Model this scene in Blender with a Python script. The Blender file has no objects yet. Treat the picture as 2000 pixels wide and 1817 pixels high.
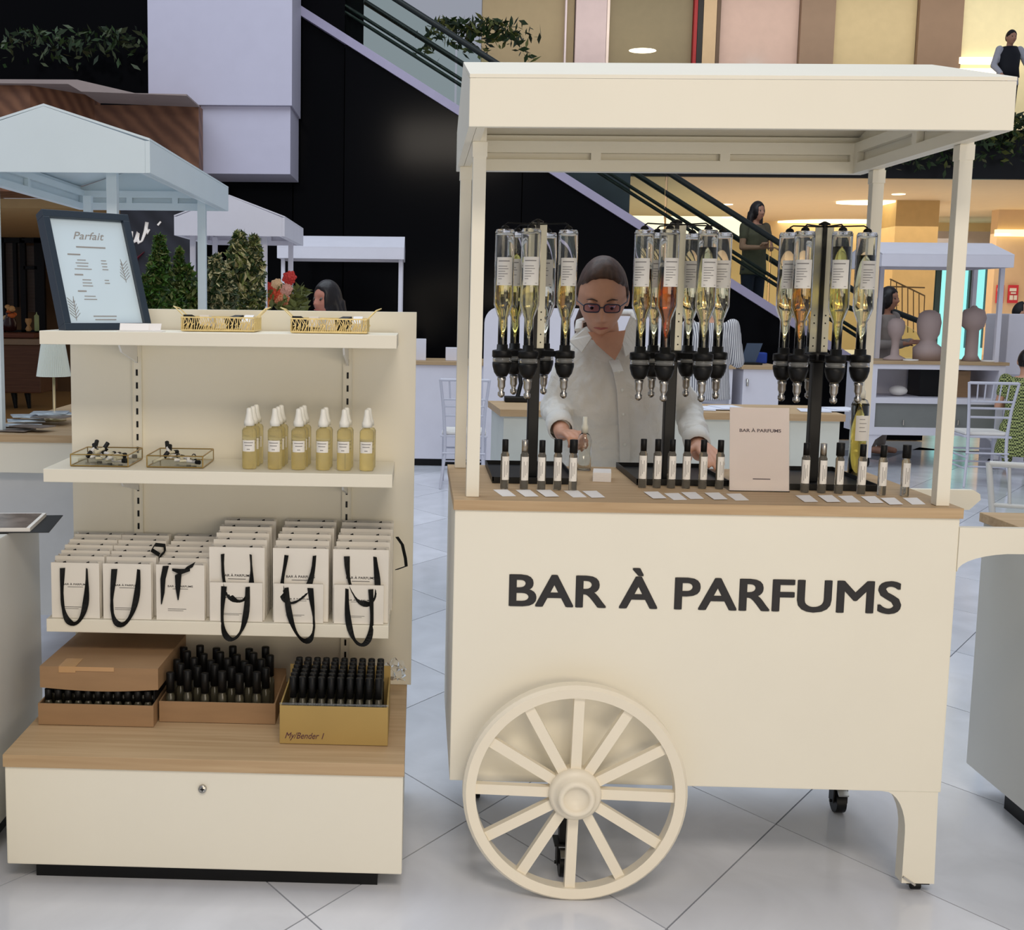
import bpy, bmesh, math, random
from mathutils import Vector, Matrix, Euler
import numpy as np
random.seed(7); rng = np.random.default_rng(7)
PI = math.pi
S = bpy.context.scene; COL = S.collection
# ------------------------------------------------------------------ camera
F_PX, CX, CY, YAW, PITCH, ROLL = 2309., 739., 865., -0.033, .117, .012
EYE = Vector((0, 0, 1.55))
_F = Vector((math.sin(YAW)*math.cos(PITCH), math.cos(YAW)*math.cos(PITCH), -math.sin(PITCH)))
_r = Vector((math.cos(YAW), -math.sin(YAW), 0)); _u = _r.cross(_F)
_R = _r*math.cos(ROLL) + _u*math.sin(ROLL); _U = -_r*math.sin(ROLL) + _u*math.cos(ROLL)
cd = bpy.data.cameras.new('camera'); cam = bpy.data.objects.new('camera', cd); COL.objects.link(cam)
m3 = Matrix((_R, _U, -_F)).transposed(); cam.matrix_world = Matrix.Translation(EYE) @ m3.to_4x4()
cd.sensor_width = 36; cd.lens = F_PX/2000*36; cd.shift_x = (1000-CX)/2000; cd.shift_y = (CY-908.5)/2000
cd.clip_end = 200; S.camera = cam
def W(px, py, X=None, Y=None, Z=None):
    d = _F + _R*((px-CX)/F_PX) + _U*((CY-py)/F_PX)
    t = Y/d.y if Y is not None else (X/d.x if X is not None else (Z-1.55)/d.z)
    return EYE + d*t
# ------------------------------------------------------------------ world, lights, exposure
S.view_settings.view_transform = 'Standard'; S.view_settings.look = 'None'
S.view_settings.gamma = 1; S.view_settings.exposure = 0.0; S.view_settings.use_curve_mapping = False
wd = bpy.data.worlds.new('World'); S.world = wd; wd.use_nodes = True
wd.node_tree.nodes['Background'].inputs[0].default_value = (.80, .85, 1.0, 1)
wd.node_tree.nodes['Background'].inputs[1].default_value = .37
def area(name, loc, aim, sx, sy, power, col):
    l = bpy.data.lights.new(name, 'AREA'); l.shape = 'RECTANGLE'; l.size = sx; l.size_y = sy; l.energy = power; l.color = col
    o = bpy.data.objects.new(name, l); COL.objects.link(o); o.location = loc
    o.rotation_euler = (Vector(aim)-Vector(loc)).to_track_quat('-Z', 'Y').to_euler(); return o
area('shop_light', (2.0, -2.6, 1.25), (.7, 3.2, .55), 4.5, 1.6, 88, (1, .85, .64))  # added low warm fill, brightens the lower cart front in place of floor bounce
area('hall_downlight', (.7, -1.9, 5.6), (.4, 3.2, .5), 2.6, 1.2, 150, (1, .89, .76))
area('skylight', (-1, 7, 9.5), (0, 7, 0), 9, 12, 760, (.80, .90, 1))
area('hall_light', (8, 25, 3.2), (8, 25, 0), 9, 6, 230, (1, .88, .70))
area('hall_ceiling_fill', (9, 25, .6), (9, 25, 4), 10, 7, 120, (1, .88, .70))  # added unseen fill near the floor, aimed up to brighten the hall ceiling
area('upper_shop_light', (7, 22.2, 7.4), (7, 24, 5.6), 14, 1.5, 170, (1, .94, .82))
area('shop_glow', (-5.6, 16.5, 3.0), (-5.6, 17, 0), 3.2, 2.5, 90, (1, .74, .42))
# ------------------------------------------------------------------ materials
def srgb(r, g, b):
    f = lambda c: (c/255/12.92 if c <= 10 else ((c/255+.055)/1.055)**2.4)
    return (f(r), f(g), f(b))
MATS = {}
def mat(name, col, rough=.5, metal=0, spec=.5, trans=0, ior=1.45, var=.04, scale=6, bump=0, emis=None, est=1, coat=0, stretch=None, alpha=1):
    if name in MATS: return MATS[name]
    m = bpy.data.materials.new(name); m.use_nodes = True; N = m.node_tree.nodes; L = m.node_tree.links; b = N['Principled BSDF']
    c = srgb(*col)
    b.inputs['Roughness'].default_value = rough; b.inputs['Metallic'].default_value = metal
    b.inputs['Specular IOR Level'].default_value = spec; b.inputs['Transmission Weight'].default_value = trans; b.inputs['IOR'].default_value = ior
    b.inputs['Coat Weight'].default_value = coat; b.inputs['Alpha'].default_value = alpha
    tc = N.new('ShaderNodeTexCoord'); mp = N.new('ShaderNodeMapping'); L.new(tc.outputs['Object'], mp.inputs[0])
    if stretch: mp.inputs['Scale'].default_value = stretch
    nz = N.new('ShaderNodeTexNoise'); nz.inputs['Scale'].default_value = scale; nz.inputs['Detail'].default_value = 3; L.new(mp.outputs[0], nz.inputs[0])
    if var > 0 and trans == 0:
        r = N.new('ShaderNodeValToRGB'); L.new(nz.outputs[0], r.inputs[0])
        r.color_ramp.elements[0].position = .3; r.color_ramp.elements[1].position = .7
        r.color_ramp.elements[0].color = (*[x*(1-var) for x in c], 1); r.color_ramp.elements[1].color = (*[min(1, x*(1+var)) for x in c], 1)
        L.new(r.outputs[0], b.inputs['Base Color'])
    else: b.inputs['Base Color'].default_value = (*c, 1)
    if bump:
        bp = N.new('ShaderNodeBump'); bp.inputs['Strength'].default_value = bump; bp.inputs['Distance'].default_value = .004
        L.new(nz.outputs[0], bp.inputs['Height']); L.new(bp.outputs[0], b.inputs['Normal'])
    if emis: b.inputs['Emission Color'].default_value = (*srgb(*emis), 1); b.inputs['Emission Strength'].default_value = est
    MATS[name] = m; return m
def band_mat(name, c1, c2, scale, direction, rough=.6, kind='BANDS', dist=0, thr=None):
    if name in MATS: return MATS[name]
    m = mat(name, c1, rough, var=0); N = m.node_tree.nodes; L = m.node_tree.links; b = N['Principled BSDF']
    w = N.new('ShaderNodeTexWave'); w.wave_type = kind; w.bands_direction = direction; w.inputs['Scale'].default_value = scale
    w.inputs['Distortion'].default_value = dist; w.inputs['Detail'].default_value = 3; w.inputs['Detail Scale'].default_value = 1.5
    mp = [n for n in N if n.type == 'MAPPING'][0]; L.new(mp.outputs[0], w.inputs[0])
    r = N.new('ShaderNodeValToRGB'); L.new(w.outputs[0], r.inputs[0])
    r.color_ramp.elements[0].color = (*srgb(*c1), 1); r.color_ramp.elements[1].color = (*srgb(*c2), 1)
    if thr: r.color_ramp.elements[0].position = thr-.03; r.color_ramp.elements[1].position = thr+.03
    L.new(r.outputs[0], b.inputs['Base Color']); return m
CREAM = mat('painted_cream', (236, 230, 212), .42, var=.015, scale=3)
WHITE = mat('painted_white', (233, 233, 232), .35, var=.01)
LILAC = mat('cool_white_paint', (226, 224, 232), .45, var=.02)
def wood(name, a, b, sx=1.2):
    if name in MATS: return MATS[name]
    m = mat(name, a, .5, var=0); N = m.node_tree.nodes; L = m.node_tree.links; bs = N['Principled BSDF']
    mp = [n for n in N if n.type == 'MAPPING'][0]; nz = [n for n in N if n.type == 'TEX_NOISE'][0]
    mp.inputs['Scale'].default_value = (sx, 30, 30); nz.inputs['Scale'].default_value = 2.2; nz.inputs['Distortion'].default_value = .6
    r = N.new('ShaderNodeValToRGB'); L.new(nz.outputs[0], r.inputs[0]); r.color_ramp.elements[0].position = .3; r.color_ramp.elements[1].position = .72
    r.color_ramp.elements[0].color = (*srgb(*a), 1); r.color_ramp.elements[1].color = (*srgb(*b), 1); L.new(r.outputs[0], bs.inputs['Base Color']); return m
OAK = wood('light_oak', (176, 146, 108), (196, 168, 130))
WALNUT = wood('walnut', (92, 58, 38), (112, 74, 50))
BLACK = mat('black_plastic', (17, 17, 17), .42, spec=.3, var=.05)
MATTE = mat('matte_black', (14, 14, 15), .6, var=.05)
SATIN = mat('black_satin_ribbon', (13, 14, 13), .6, spec=.25, var=.1, scale=60)
STEEL = mat('brushed_steel', (190, 186, 178), .28, 1, var=.05)
GLASS = mat('clear_glass', (250, 252, 250), .02, trans=1, ior=1.45)
GOLD = mat('gold_wire', (236, 212, 150), .4, .3, var=.1, scale=90)
PAPER = mat('white_paper', (236, 232, 224), .7, var=.01)
BAGP = mat('bag_paper', (232, 226, 214), .55, var=.02, scale=12)
CARD = mat('white_card', (240, 236, 232), .6, var=.01)
INK = mat('print_ink', (40, 38, 38), .6, var=0); INKG = mat('grey_ink', (150, 146, 142), .7, var=0)
KRAFT = mat('kraft_cardboard', (156, 124, 90), .6, var=.06, scale=9, stretch=(1, 1, 6))
KRAFT2 = mat('tan_cardboard', (172, 144, 84), .7, var=.04, scale=9)
CAPW = mat('white_spray_cap', (240, 238, 228), .35, var=.01)
DARKW = mat('black_gloss_cladding', (10, 10, 12), .12, spec=.07, var=.2, scale=.4)
SKIN = mat('skin', (204, 152, 124), .5, var=.05, scale=30); LIP = mat('lips', (168, 92, 84), .5, var=0)
HAIRB = mat('brown_hair', (72, 50, 38), .5, var=.35, scale=70, stretch=(1, 1, .12), bump=.5); HAIRK = mat('black_hair', (24, 18, 18), .4, var=.3, scale=70, stretch=(1, 1, .12), bump=.4)
EYEW = mat('eye', (225, 220, 214), .2, var=0); IRIS = mat('iris', (52, 36, 28), .2, var=0)
LINEN = mat('white_linen', (226, 222, 214), .8, var=.05, scale=26, bump=.6)
_b = [n for n in LINEN.node_tree.nodes if n.type == 'BUMP'][0]; _b.inputs['Distance'].default_value = .03; _b.inputs['Strength'].default_value = .55
_n = [n for n in LINEN.node_tree.nodes if n.type == 'TEX_NOISE'][0]; _n.inputs['Scale'].default_value = 9; _n.inputs['Detail'].default_value = 5; _n.inputs['Distortion'].default_value = .8
# ------------------------------------------------------------------ mesh builder
class M:
    def __init__(s): s.v = []; s.f = []; s.mi = []; s.sm = []; s.m = 0
    def add(s, vs, fs, smooth=False):
        o = len(s.v); s.v += [tuple(x) for x in vs]
        for f in fs: s.f.append([i+o for i in f]); s.mi.append(s.m); s.sm.append(smooth)
        return s
    def box(s, x0, x1, y0, y1, z0, z1, bev=0):
        if bev:
            bm = bmesh.new(); bmesh.ops.create_cube(bm, size=1)
            bmesh.ops.scale(bm, vec=(x1-x0, y1-y0, z1-z0), verts=bm.verts); bmesh.ops.translate(bm, vec=((x0+x1)/2, (y0+y1)/2, (z0+z1)/2), verts=bm.verts)
            bmesh.ops.bevel(bm, geom=bm.edges[:], offset=bev, segments=2, profile=.6, affect='EDGES')
            bm.verts.index_update(); s.add([v.co for v in bm.verts], [[v.index for v in f.verts] for f in bm.faces], False); bm.free(); return s
        v = [(x, y, z) for z in (z0, z1) for y in (y0, y1) for x in (x0, x1)]
        return s.add(v, [(0, 2, 3, 1), (4, 5, 7, 6), (0, 1, 5, 4), (2, 6, 7, 3), (0, 4, 6, 2), (1, 3, 7, 5)])
    def obox(s, c, sz, rot):
        R = rot.to_matrix() if isinstance(rot, Euler) else rot; c = Vector(c)
        v = [c + R @ Vector((x*sz[0]/2, y*sz[1]/2, z*sz[2]/2)) for z in (-1, 1) for y in (-1, 1) for x in (-1, 1)]
        return s.add(v, [(0, 2, 3, 1), (4, 5, 7, 6), (0, 1, 5, 4), (2, 6, 7, 3), (0, 4, 6, 2), (1, 3, 7, 5)])
    def tube(s, pts, r, n=10, sq=1, up=None, cap=True, closed=False):
        pts = [Vector(p) for p in pts]; k = len(pts); rs = r if isinstance(r, (list, tuple)) else [r]*k
        vs = []; prev = None
        for i, p in enumerate(pts):
            a = pts[i-1] if (i or closed) else pts[0]; b = pts[(i+1) % k] if (i < k-1 or closed) else pts[-1]
            t = (b-a).normalized()
            if prev is None:
                q = Vector(up) if up else (Vector((0, 0, 1)) if abs(t.z) < .9 else Vector((0, 1, 0))); x = t.cross(q).normalized()
            else: x = (prev - t*prev.dot(t)).normalized()
            prev = x; y = t.cross(x)
            for j in range(n):
                A = 2*PI*j/n; vs.append(p + x*math.cos(A)*rs[i] + y*math.sin(A)*rs[i]*sq)
        fs = [[i*n+j, i*n+(j+1) % n, (i+1)*n+(j+1) % n, (i+1)*n+j] for i in range(k-1) for j in range(n)]
        if closed: fs += [[(k-1)*n+j, (k-1)*n+(j+1) % n, (j+1) % n, j] for j in range(n)]
        s.add(vs, fs, True)
        if cap and not closed:
            s.add(vs[:n], [list(range(n))[::-1]]); s.add(vs[-n:], [list(range(n))])
        return s
    def lathe(s, prof, n=20, c=(0, 0, 0), axis='z', smooth=True):
        vs = []
        for r, z in prof:
            for j in range(n):
                A = 2*PI*j/n; x, y = r*math.cos(A), r*math.sin(A)
                p = (x, y, z) if axis == 'z' else ((x, z, y) if axis == 'y' else (z, x, y)); vs.append((p[0]+c[0], p[1]+c[1], p[2]+c[2]))
        k = len(prof); fl = axis == 'y'
        fs = [[i*n+j, i*n+(j+1) % n, (i+1)*n+(j+1) % n, (i+1)*n+j] for i in range(k-1) for j in range(n)]
        if fl: fs = [f[::-1] for f in fs]
        return s.add(vs, fs, smooth)
    def prism(s, poly, plane, a, b):
        g = {'xz': lambda p, t: (p[0], t, p[1]), 'xy': lambda p, t: (p[0], p[1], t), 'yz': lambda p, t: (t, p[0], p[1])}[plane]
        n = len(poly); vs = [g(p, a) for p in poly] + [g(p, b) for p in poly]
        return s.add(vs, [list(range(n))[::-1], [n+i for i in range(n)]] + [[i, (i+1) % n, n+(i+1) % n, n+i] for i in range(n)])
    def ell(s, c, r, nu=16, nv=12, fn=None, mtx=None):
        vs = []
        for i in range(nv+1):
            ph = PI*i/nv
            for j in range(nu):
                A = 2*PI*j/nu; d = Vector((math.sin(ph)*math.cos(A), math.sin(ph)*math.sin(A), math.cos(ph)))
                p = fn(d) if fn else Vector((d.x*r[0], d.y*r[1], d.z*r[2]))
                if mtx is not None: p = mtx @ p
                vs.append(p + Vector(c))
        return s.add(vs, [[i*nu+j, (i+1)*nu+j, (i+1)*nu+(j+1) % nu, i*nu+(j+1) % nu] for i in range(nv) for j in range(nu)], True)
    def ribbon(s, pts, ws, t=.0006):
        """flat band through pts; ws = width vectors"""
        vs = []
        k = len(pts)
        for i, p in enumerate(pts):
            p = Vector(p); w = Vector(ws[i])/2; a = Vector(pts[max(0, i-1)]); b = Vector(pts[min(k-1, i+1)])
            nn = (b-a).cross(w); nn = nn.normalized()*t if nn.length > 1e-12 else Vector((0, t, 0))
            vs += [p-w-nn, p+w-nn, p+w+nn, p-w+nn]
        fs = [[i*4+j, i*4+(j+1) % 4, i*4+4+(j+1) % 4, i*4+4+j] for i in range(k-1) for j in range(4)]
        return s.add(vs, fs + [[0, 1, 2, 3][::-1], [k*4-4+j for j in range(4)]], False)
    def xf(s, mtx, start=0):
        s.v = s.v[:start] + [tuple(mtx @ Vector(p)) for p in s.v[start:]]; return s
    def text(s, body, mtx, size, ext=.0004, off=0, align='CENTER', width=None, shear=0, height=None):
        cu = bpy.data.curves.new('t', 'FONT'); cu.body = body; cu.size = 1; cu.extrude = ext/size; cu.offset = off; cu.align_x = align; cu.shear = shear; cu.resolution_u = 4
        o = bpy.data.objects.new('t', cu); COL.objects.link(o); me = o.to_mesh()
        vs = [v.co.copy() for v in me.vertices]; fs = [list(p.vertices) for p in me.polygons]; o.to_mesh_clear(); bpy.data.objects.remove(o); bpy.data.curves.remove(cu)
        if not vs: return s
        x0 = min(v.x for v in vs); x1 = max(v.x for v in vs); y0 = min(v.y for v in vs); y1 = max(v.y for v in vs)
        kx = (width/(x1-x0)) if width else size; ky = (height/(y1-y0)) if height else size
        cx = (x0+x1)/2 if align == 'CENTER' else x0
        return s.add([mtx @ Vector(((v.x-cx)*kx, v.y*ky, v.z*size)) for v in vs], fs)
    def mesh(s, name, mats):
        me = bpy.data.meshes.new(name); me.from_pydata(s.v, [], s.f); mats = mats if isinstance(mats, (list, tuple)) else [mats]
        for m in mats: me.materials.append(m)
        me.polygons.foreach_set('material_index', [min(i, len(mats)-1) for i in s.mi]); me.polygons.foreach_set('use_smooth', s.sm); me.update(); return me
def props(o, label=None, cat=None, group=None, kind=None):
    if label: o['label'] = label
    if cat: o['category'] = cat
    if group: o['group'] = group
    if kind: o['kind'] = kind
    return o
def thing(name, label, cat, loc=(0, 0, 0), rz=0, group=None):
    o = bpy.data.objects.new(name, None); COL.objects.link(o); o.location = loc; o.rotation_euler = (0, 0, rz); o.empty_display_size = .05
    o['_w'] = 1; return props(o, label, cat, group)
def origin(o):
    v = Vector((0, 0, 0))
    while o is not None: v += o.location; o = o.parent
    return v
def part(m, name, mats, parent, label=None, world=True, kind=None):
    if world: m.xf(Matrix.Translation(-origin(parent)))
    o = bpy.data.objects.new(name, m.mesh(name, mats)); COL.objects.link(o); o.parent = parent
    return props(o, label, kind=kind)
TOPS = []
def single(m, name, mats, label, cat, group=None, kind=None):
    v = m.v; xs = [p[0] for p in v]; ys = [p[1] for p in v]; zs = [p[2] for p in v]
    c = Vector(((min(xs)+max(xs))/2, (min(ys)+max(ys))/2, min(zs))); m.xf(Matrix.Translation(-c))
    o = bpy.data.objects.new(name, m.mesh(name, mats)); COL.objects.link(o); o.location = c
    return props(o, label, cat, group, kind)
def struct(m, name, mats, label=None, parent=None):
    o = bpy.data.objects.new(name, m.mesh(name, mats)); COL.objects.link(o)
    if parent: o.parent = parent
    else: o['kind'] = 'structure'
    if label: o['label'] = label
    return o
def dup(root, loc, rz=None, label=None, group=None):
    def cp(o, par):
        c = o.copy(); COL.objects.link(c)
        if par: c.parent = par
        for ch in [x for x in bpy.data.objects if x.parent == o]: cp(ch, c)
        return c
    r = root.copy(); COL.objects.link(r); r.location = loc
    if rz is not None: r.rotation_euler = (0, 0, rz)
    for ch in KIDS.get(root.name) or KIDS.setdefault(root.name, [x for x in bpy.data.objects if x.parent == root]):
        c = ch.copy(); COL.objects.link(c); c.parent = r
        for g in KIDS.get(ch.name) or KIDS.setdefault(ch.name, [x for x in bpy.data.objects if x.parent == ch]):
            d = g.copy(); COL.objects.link(d); d.parent = c
    if label: r['label'] = label
    if group: r['group'] = group
    return r
KIDS = {}
def arc(cx, cy, r, a0, a1, n):
    return [(cx+r*math.cos(math.radians(a0+(a1-a0)*i/n)), cy+r*math.sin(math.radians(a0+(a1-a0)*i/n))) for i in range(n+1)]
# ------------------------------------------------------------------ floor
MARBLE = mat('marble_tile', (222, 224, 230), .14, var=.09, scale=2.2, spec=.55)
nn = MARBLE.node_tree; oi = nn.nodes.new('ShaderNodeObjectInfo'); mx = nn.nodes.new('ShaderNodeMixRGB'); mx.blend_type = 'MULTIPLY'; mx.inputs[0].default_value = 1
rr = nn.nodes.new('ShaderNodeMapRange'); rr.inputs[3].default_value = .86; rr.inputs[4].default_value = 1.02; nn.links.new(oi.outputs['Random'], rr.inputs[0])
src = nn.nodes['Principled BSDF'].inputs['Base Color'].links[0].from_socket
nn.links.new(src, mx.inputs[1]); nn.links.new(rr.outputs[0], mx.inputs[2]); nn.links.new(mx.outputs[0], nn.nodes['Principled BSDF'].inputs['Base Color'])
ns = [n for n in nn.nodes if n.type == 'TEX_NOISE'][0]; ns.inputs['Detail'].default_value = 8; ns.inputs['Distortion'].default_value = 1.6
GROUT = mat('grey_grout', (118, 120, 126), .6)
floor = struct(M().box(-14, 20, -5, 13.3, -.2, -.011), 'floor', GROUT)
struct(M().box(-14, 20, 13.3, 34, -.2, 0), 'floor', mat('far_floor', (206, 204, 200), .2, var=.03))
d1 = Vector((math.cos(math.radians(54)), math.sin(math.radians(54)))); d2 = Vector((math.cos(math.radians(-55)), math.sin(math.radians(-55))))
A, B = .78, .78; g = .0025; o0 = Vector((1.103, 3.459))
q = [d1*g+d2*g, d1*(A-g)+d2*g, d1*(A-g)+d2*(B-g), d1*g+d2*(B-g)]
tm = M().prism([tuple(p) for p in q[::-1]], 'xy', -.011, 0).mesh('tile', MARBLE)
cand = []
for i in range(-26, 28):
    for j in range(-26, 28):
        p = o0 + d1*A*i + d2*B*j; c = p+(d1*A+d2*B)/2
        if not (-1.5 < c.y < 12.95) or abs(c.x) > 9: continue
        xl = W(-60, 900, Y=max(1, c.y)).x-.5; xr = W(2060, 900, Y=max(1, c.y)).x+.5
        vis = xl < c.x < xr and c.y > 2.2 and not (c.x < -.1 and c.y > 2.7 and (c.x < -1.9 or c.y > 9))
        cand.append((not vis, c.y, p))
cand.sort(key=lambda t: t[:2]); st_m = M()
for k, (nv, _, p) in enumerate(cand):
    if k < 296 and not nv:
        o = bpy.data.objects.new('tile', tm); COL.objects.link(o); o.parent = floor; o.location = (p.x, p.y, 0)
    else: st_m.prism([(p.x+v.x, p.y+v.y) for v in q[::-1]], 'xy', -.011, 0)
o = bpy.data.objects.new('outer_tiles', st_m.mesh('outer_tiles', MARBLE)); COL.objects.link(o); o.parent = floor; o['kind'] = 'stuff'
# ------------------------------------------------------------------ black cladding wall, white box, soffits
EY = 14.2
def sx(px, y, Y): return W(px, y, Y=Y).x
def sz(px, py, Y): return W(px, py, Y=Y).z
xl, xs0, xs1 = sx(372, 400, EY), sx(572, 400, EY), sx(671, 400, EY)
st = lambda X: sz(1075, 340, EY) - (X-sx(1075, 340, EY))*((sz(700, 93, EY)-sz(1500, 600, EY))/(sx(1500, 600, EY)-sx(700, 93, EY)))
struct(M().box(xl-3.2, xl, EY+.02, EY+.3, 3.4, 9).box(xl, xs0-.01, EY+.02, EY+.3, 0, 9), 'wall_back', DARKW)
struct(M().box(xs0, xs1-.008, EY+.06, EY+.3, 0, 9), 'trim_1', DARKW)
struct(M().box(xs0-.3, xs1+.2, EY+.31, EY+.35, 0, 9), 'trim_10', DARKW)
BX = mat('white_lacquer_box', (196, 192, 208), .5, var=.015)
wb = struct(M().box(sx(290, 200, 13.2), sx(570, 200, 13.2), 13.2, 14.15, sz(430, 205, 13.2), 7.5), 'wall_white_box', BX)
struct(M().box(sx(390, 250, 13.2), sx(566, 250, 13.2), 13.26, 14.15, sz(430, 338, 13.2), sz(430, 205, 13.2)-.002), 'wall_white_box_lower', BX)
WD = band_mat('diagonal_wood_cladding', (98, 62, 42), (128, 86, 60), 3.2, 'DIAGONAL', .5, dist=2.5)
zt, zb = sz(200, 205, 12.9), sz(200, 385, 12.9)
x1 = sx(388, 250, 12.9); xm = sx(185, 250, 12.9)
fb = struct(M().box(xm, x1, 12.9, 13.15, zb, zt), 'trim_2', WD)
struct(M().prism([(xm-.0, 12.9), (xm, 13.15), (-7.5, 13.15), (-7.5, 12.3), (xm-.5, 12.3)], 'xy', zb, zt+.10), 'trim_3', WD)
L_ = lambda a_, b_: (sx(a_, b_, 12.85), sz(a_, b_, 12.85))
struct(M().prism([L_(-25, 177), L_(185, 178), L_(292, 203), L_(388, 205), L_(388, 208), L_(192, 200), L_(168, 186), L_(-25, 184)][::-1], 'xz', 12.2, 12.9), 'trim_4', mat('grey_ledge', (150, 134, 128), .6))
# left shop interior
SH = mat('shop_beige_plaster', (196, 160, 108), .7, var=.04)
struct(M().box(-9, sx(240, 400, 13.3), 13.2, 20, zb-.1, zb), 'ceiling_shop', SH)
struct(M().box(-9, -3, 19.8, 20, 0, zb-.1), 'wall_shop', mat('shop_back_wall', (120, 92, 62), .7))
struct(M().box(-9, sx(240, 700, 13.6), 13.4, 19.8, 0, .012), 'floor_shop', wood('shop_oak_floor', (186, 146, 92), (206, 168, 112)))
SLATE = band_mat('slate_diagonal', (34, 34, 40), (48, 48, 56), 2.2, 'DIAGONAL', .45, dist=.6)
sp = single(M().box(sx(236, 500, 13), sx(395, 500, 13), 13, 13.2, 0.01, sz(300, 402, 13)), 'slate_sign_panel', SLATE, 'dark slate wall panel with white script lettering beside the shop', 'sign')
m = M()
def pxy(pts, Y): return [W(a, b, Y=Y) for a, b in pts]
for pts in ([(236, 428), (240, 434), (243, 446)], [(244, 452), (250, 450), (252, 462), (249, 474), (246, 478)], [(243, 455), (248, 447)],
            [(258, 452), (256, 466), (259, 474), (265, 470), (270, 454), (268, 466), (271, 474), (277, 471)], [(277, 471), (284, 452), (287, 434), (285, 446), (289, 455), (292, 448)], [(308, 440), (314, 433)]):
    P = pxy(pts, 12.99); m.tube(P, [.012]+[.02]*(len(P)-2)+[.010], 6)
part(m, 'lettering', mat('white_sign_letters', (236, 228, 220), .5, emis=(236, 228, 220), est=.25), sp, 'white handwritten letters')
m = M().tube(pxy([(282, 492), (268, 505), (264, 525), (268, 550)], 12.99), [.02, .06, .07, .02], 8, sq=.2)
part(m, 'swirl', mat('dark_red', (96, 22, 36), .5), sp, 'dark red swirl')
# black framed glazing at the back of the shop
t = thing('shop_window', 'black steel framed window with small panes at back of the left shop', 'window', tuple(W(40, 600, Y=19.5)))
m = M()
def rect(px0, py0, px1, py1, Y, th, mm): a = W(px0, py1, Y=Y); b = W(px1, py0, Y=Y); mm.box(min(a.x, b.x), max(a.x, b.x), Y, Y+th, min(a.z, b.z), max(a.z, b.z)); return mm
for r in ((2, 425, 6, 660), (42, 470, 48, 650), (70, 430, 84, 660), (2, 466, 84, 474), (2, 645, 84, 660), (46, 520, 72, 526), (27, 474, 31, 600), (38, 425, 41, 470)): rect(*r, 19.4, .08, m)
part(m, 'frame', BLACK, t)
m = M(); rect(5, 474, 27, 600, 19.5, .02, m); rect(31, 474, 42, 600, 19.5, .02, m); rect(48, 480, 70, 520, 19.5, .02, m); rect(48, 527, 70, 610, 19.5, .02, m)
part(m, 'pane', band_mat('pale_blind', (150, 138, 128), (94, 82, 74), 14, 'Z', .6, thr=.3), t, 'panes showing pale shelves')
m = M(); rect(6, 432, 84, 466, 19.5, .02, m); part(m, 'transom_pane', mat('dim_glass', (70, 64, 52), .2), t)
m = M(); rect(10, 449, 38, 456, 19.45, .02, m); rect(42, 451, 78, 457, 19.45, .02, m)
part(m, 'strip_light', mat('strip_glow', (240, 230, 150), .5, emis=(240, 226, 140), est=1.2), t)
t = thing('track_light', 'black ceiling track with spotlights under the shop soffit', 'lamp', tuple(W(30, 392, Y=15)))
part(M().tube([W(-30, 380, Y=15), W(72, 408, Y=15)], .02, 6), 'track', BLACK, t)
for px, py in ((22, 402), (48, 408)):
    a = W(px, py-8, Y=15); b = W(px, py+7, Y=15); part(M().tube([a, a-Vector((0, 0, .03)), b], [.012, .035, .04], 8), 'spotlight', BLACK, t)
# sideboard, flowers, candles in the shop
t = thing('sideboard', 'dark walnut sideboard with tapered black legs in the left shop', 'sideboard', (-5.6, 16.8, 0))
z1, z0 = sz(20, 662, 16.4), sz(20, 768, 16.4)
part(M().box(-8, sx(78, 700, 16.4), 16.4, 17.2, z0, z1-.08, .02), 'body', WALNUT, t)
part(M().box(-8.05, sx(80, 700, 16.4), 16.36, 17.24, z1-.08, z1), 'top', mat('sideboard_top', (150, 126, 98), .3), t)
for lx in (sx(21, 700, 16.5), sx(70, 700, 17)): part(M().tube([(lx, 16.6, z0), (lx+.03, 16.58, .012)], [.05, .025], 8), 'leg', BLACK, t)
zs = sz(30, 650, 16.9)
t2 = single(M().box(-8, sx(70, 650, 16.7), 16.6, 17.15, zs-.06, zs).box(-8, sx(66, 650, 16.7), 16.65, 17.1, z1+.002, zs-.06), 'shelf_riser', wood('riser_wood', (110, 60, 38), (132, 76, 48)), 'brown wooden riser standing on the dark sideboard', 'riser')
def blooms(m, c, r, n, size):
    for _ in range(n):
        d = Vector(rng.normal(size=3)); d.normalize(); p = Vector(c)+Vector((d.x*r[0], d.y*r[1], d.z*r[2]))*rng.uniform(.5, 1)
        s = size*rng.uniform(.7, 1.2); m.ell(p, (s, s, s*.8), 7, 5)
t = thing('flower_vase', 'dark vase of orange and cream flowers on the sideboard', 'vase', tuple(W(20, 648, Y=16.8)))
part(M().lathe([(.03, 0), (.09, .02), (.1, .12), (.05, .24), (.06, .27)], 12), 'vase', mat('striped_vase', (60, 30, 28), .3), t, world=False)
for col, cc in (((226, 120, 60), (22, 615)), ((236, 214, 170), (15, 622)), ((238, 190, 130), (22, 603)), ((236, 226, 200), (18, 636)), ((120, 40, 34), (6, 640))):
    m = M(); blooms(m, W(*cc, Y=16.8), (.07, .05, .05), 7, .04); part(m, 'flower', mat('petal_%d_%d_%d' % col, col, .7), t)
single(M().lathe([(.02, 0), (.035, .01), (.035, .22), (.01, .24), (.006, .27)], 10, tuple(W(72, 647, Y=16.75))), 'candle', mat('sage_candle', (176, 196, 140), .5), 'pale green candle on the wooden riser', 'candle')
single(M().lathe([(.03, 0), (.05, .03), (.02, .08), (.05, .14), (.045, .18)], 10, tuple(W(56, 647, Y=16.75))), 'wooden_figurine', mat('light_turned_wood', (206, 160, 104), .5), 'small pale turned wooden vessel on the riser', 'vessel')
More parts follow.
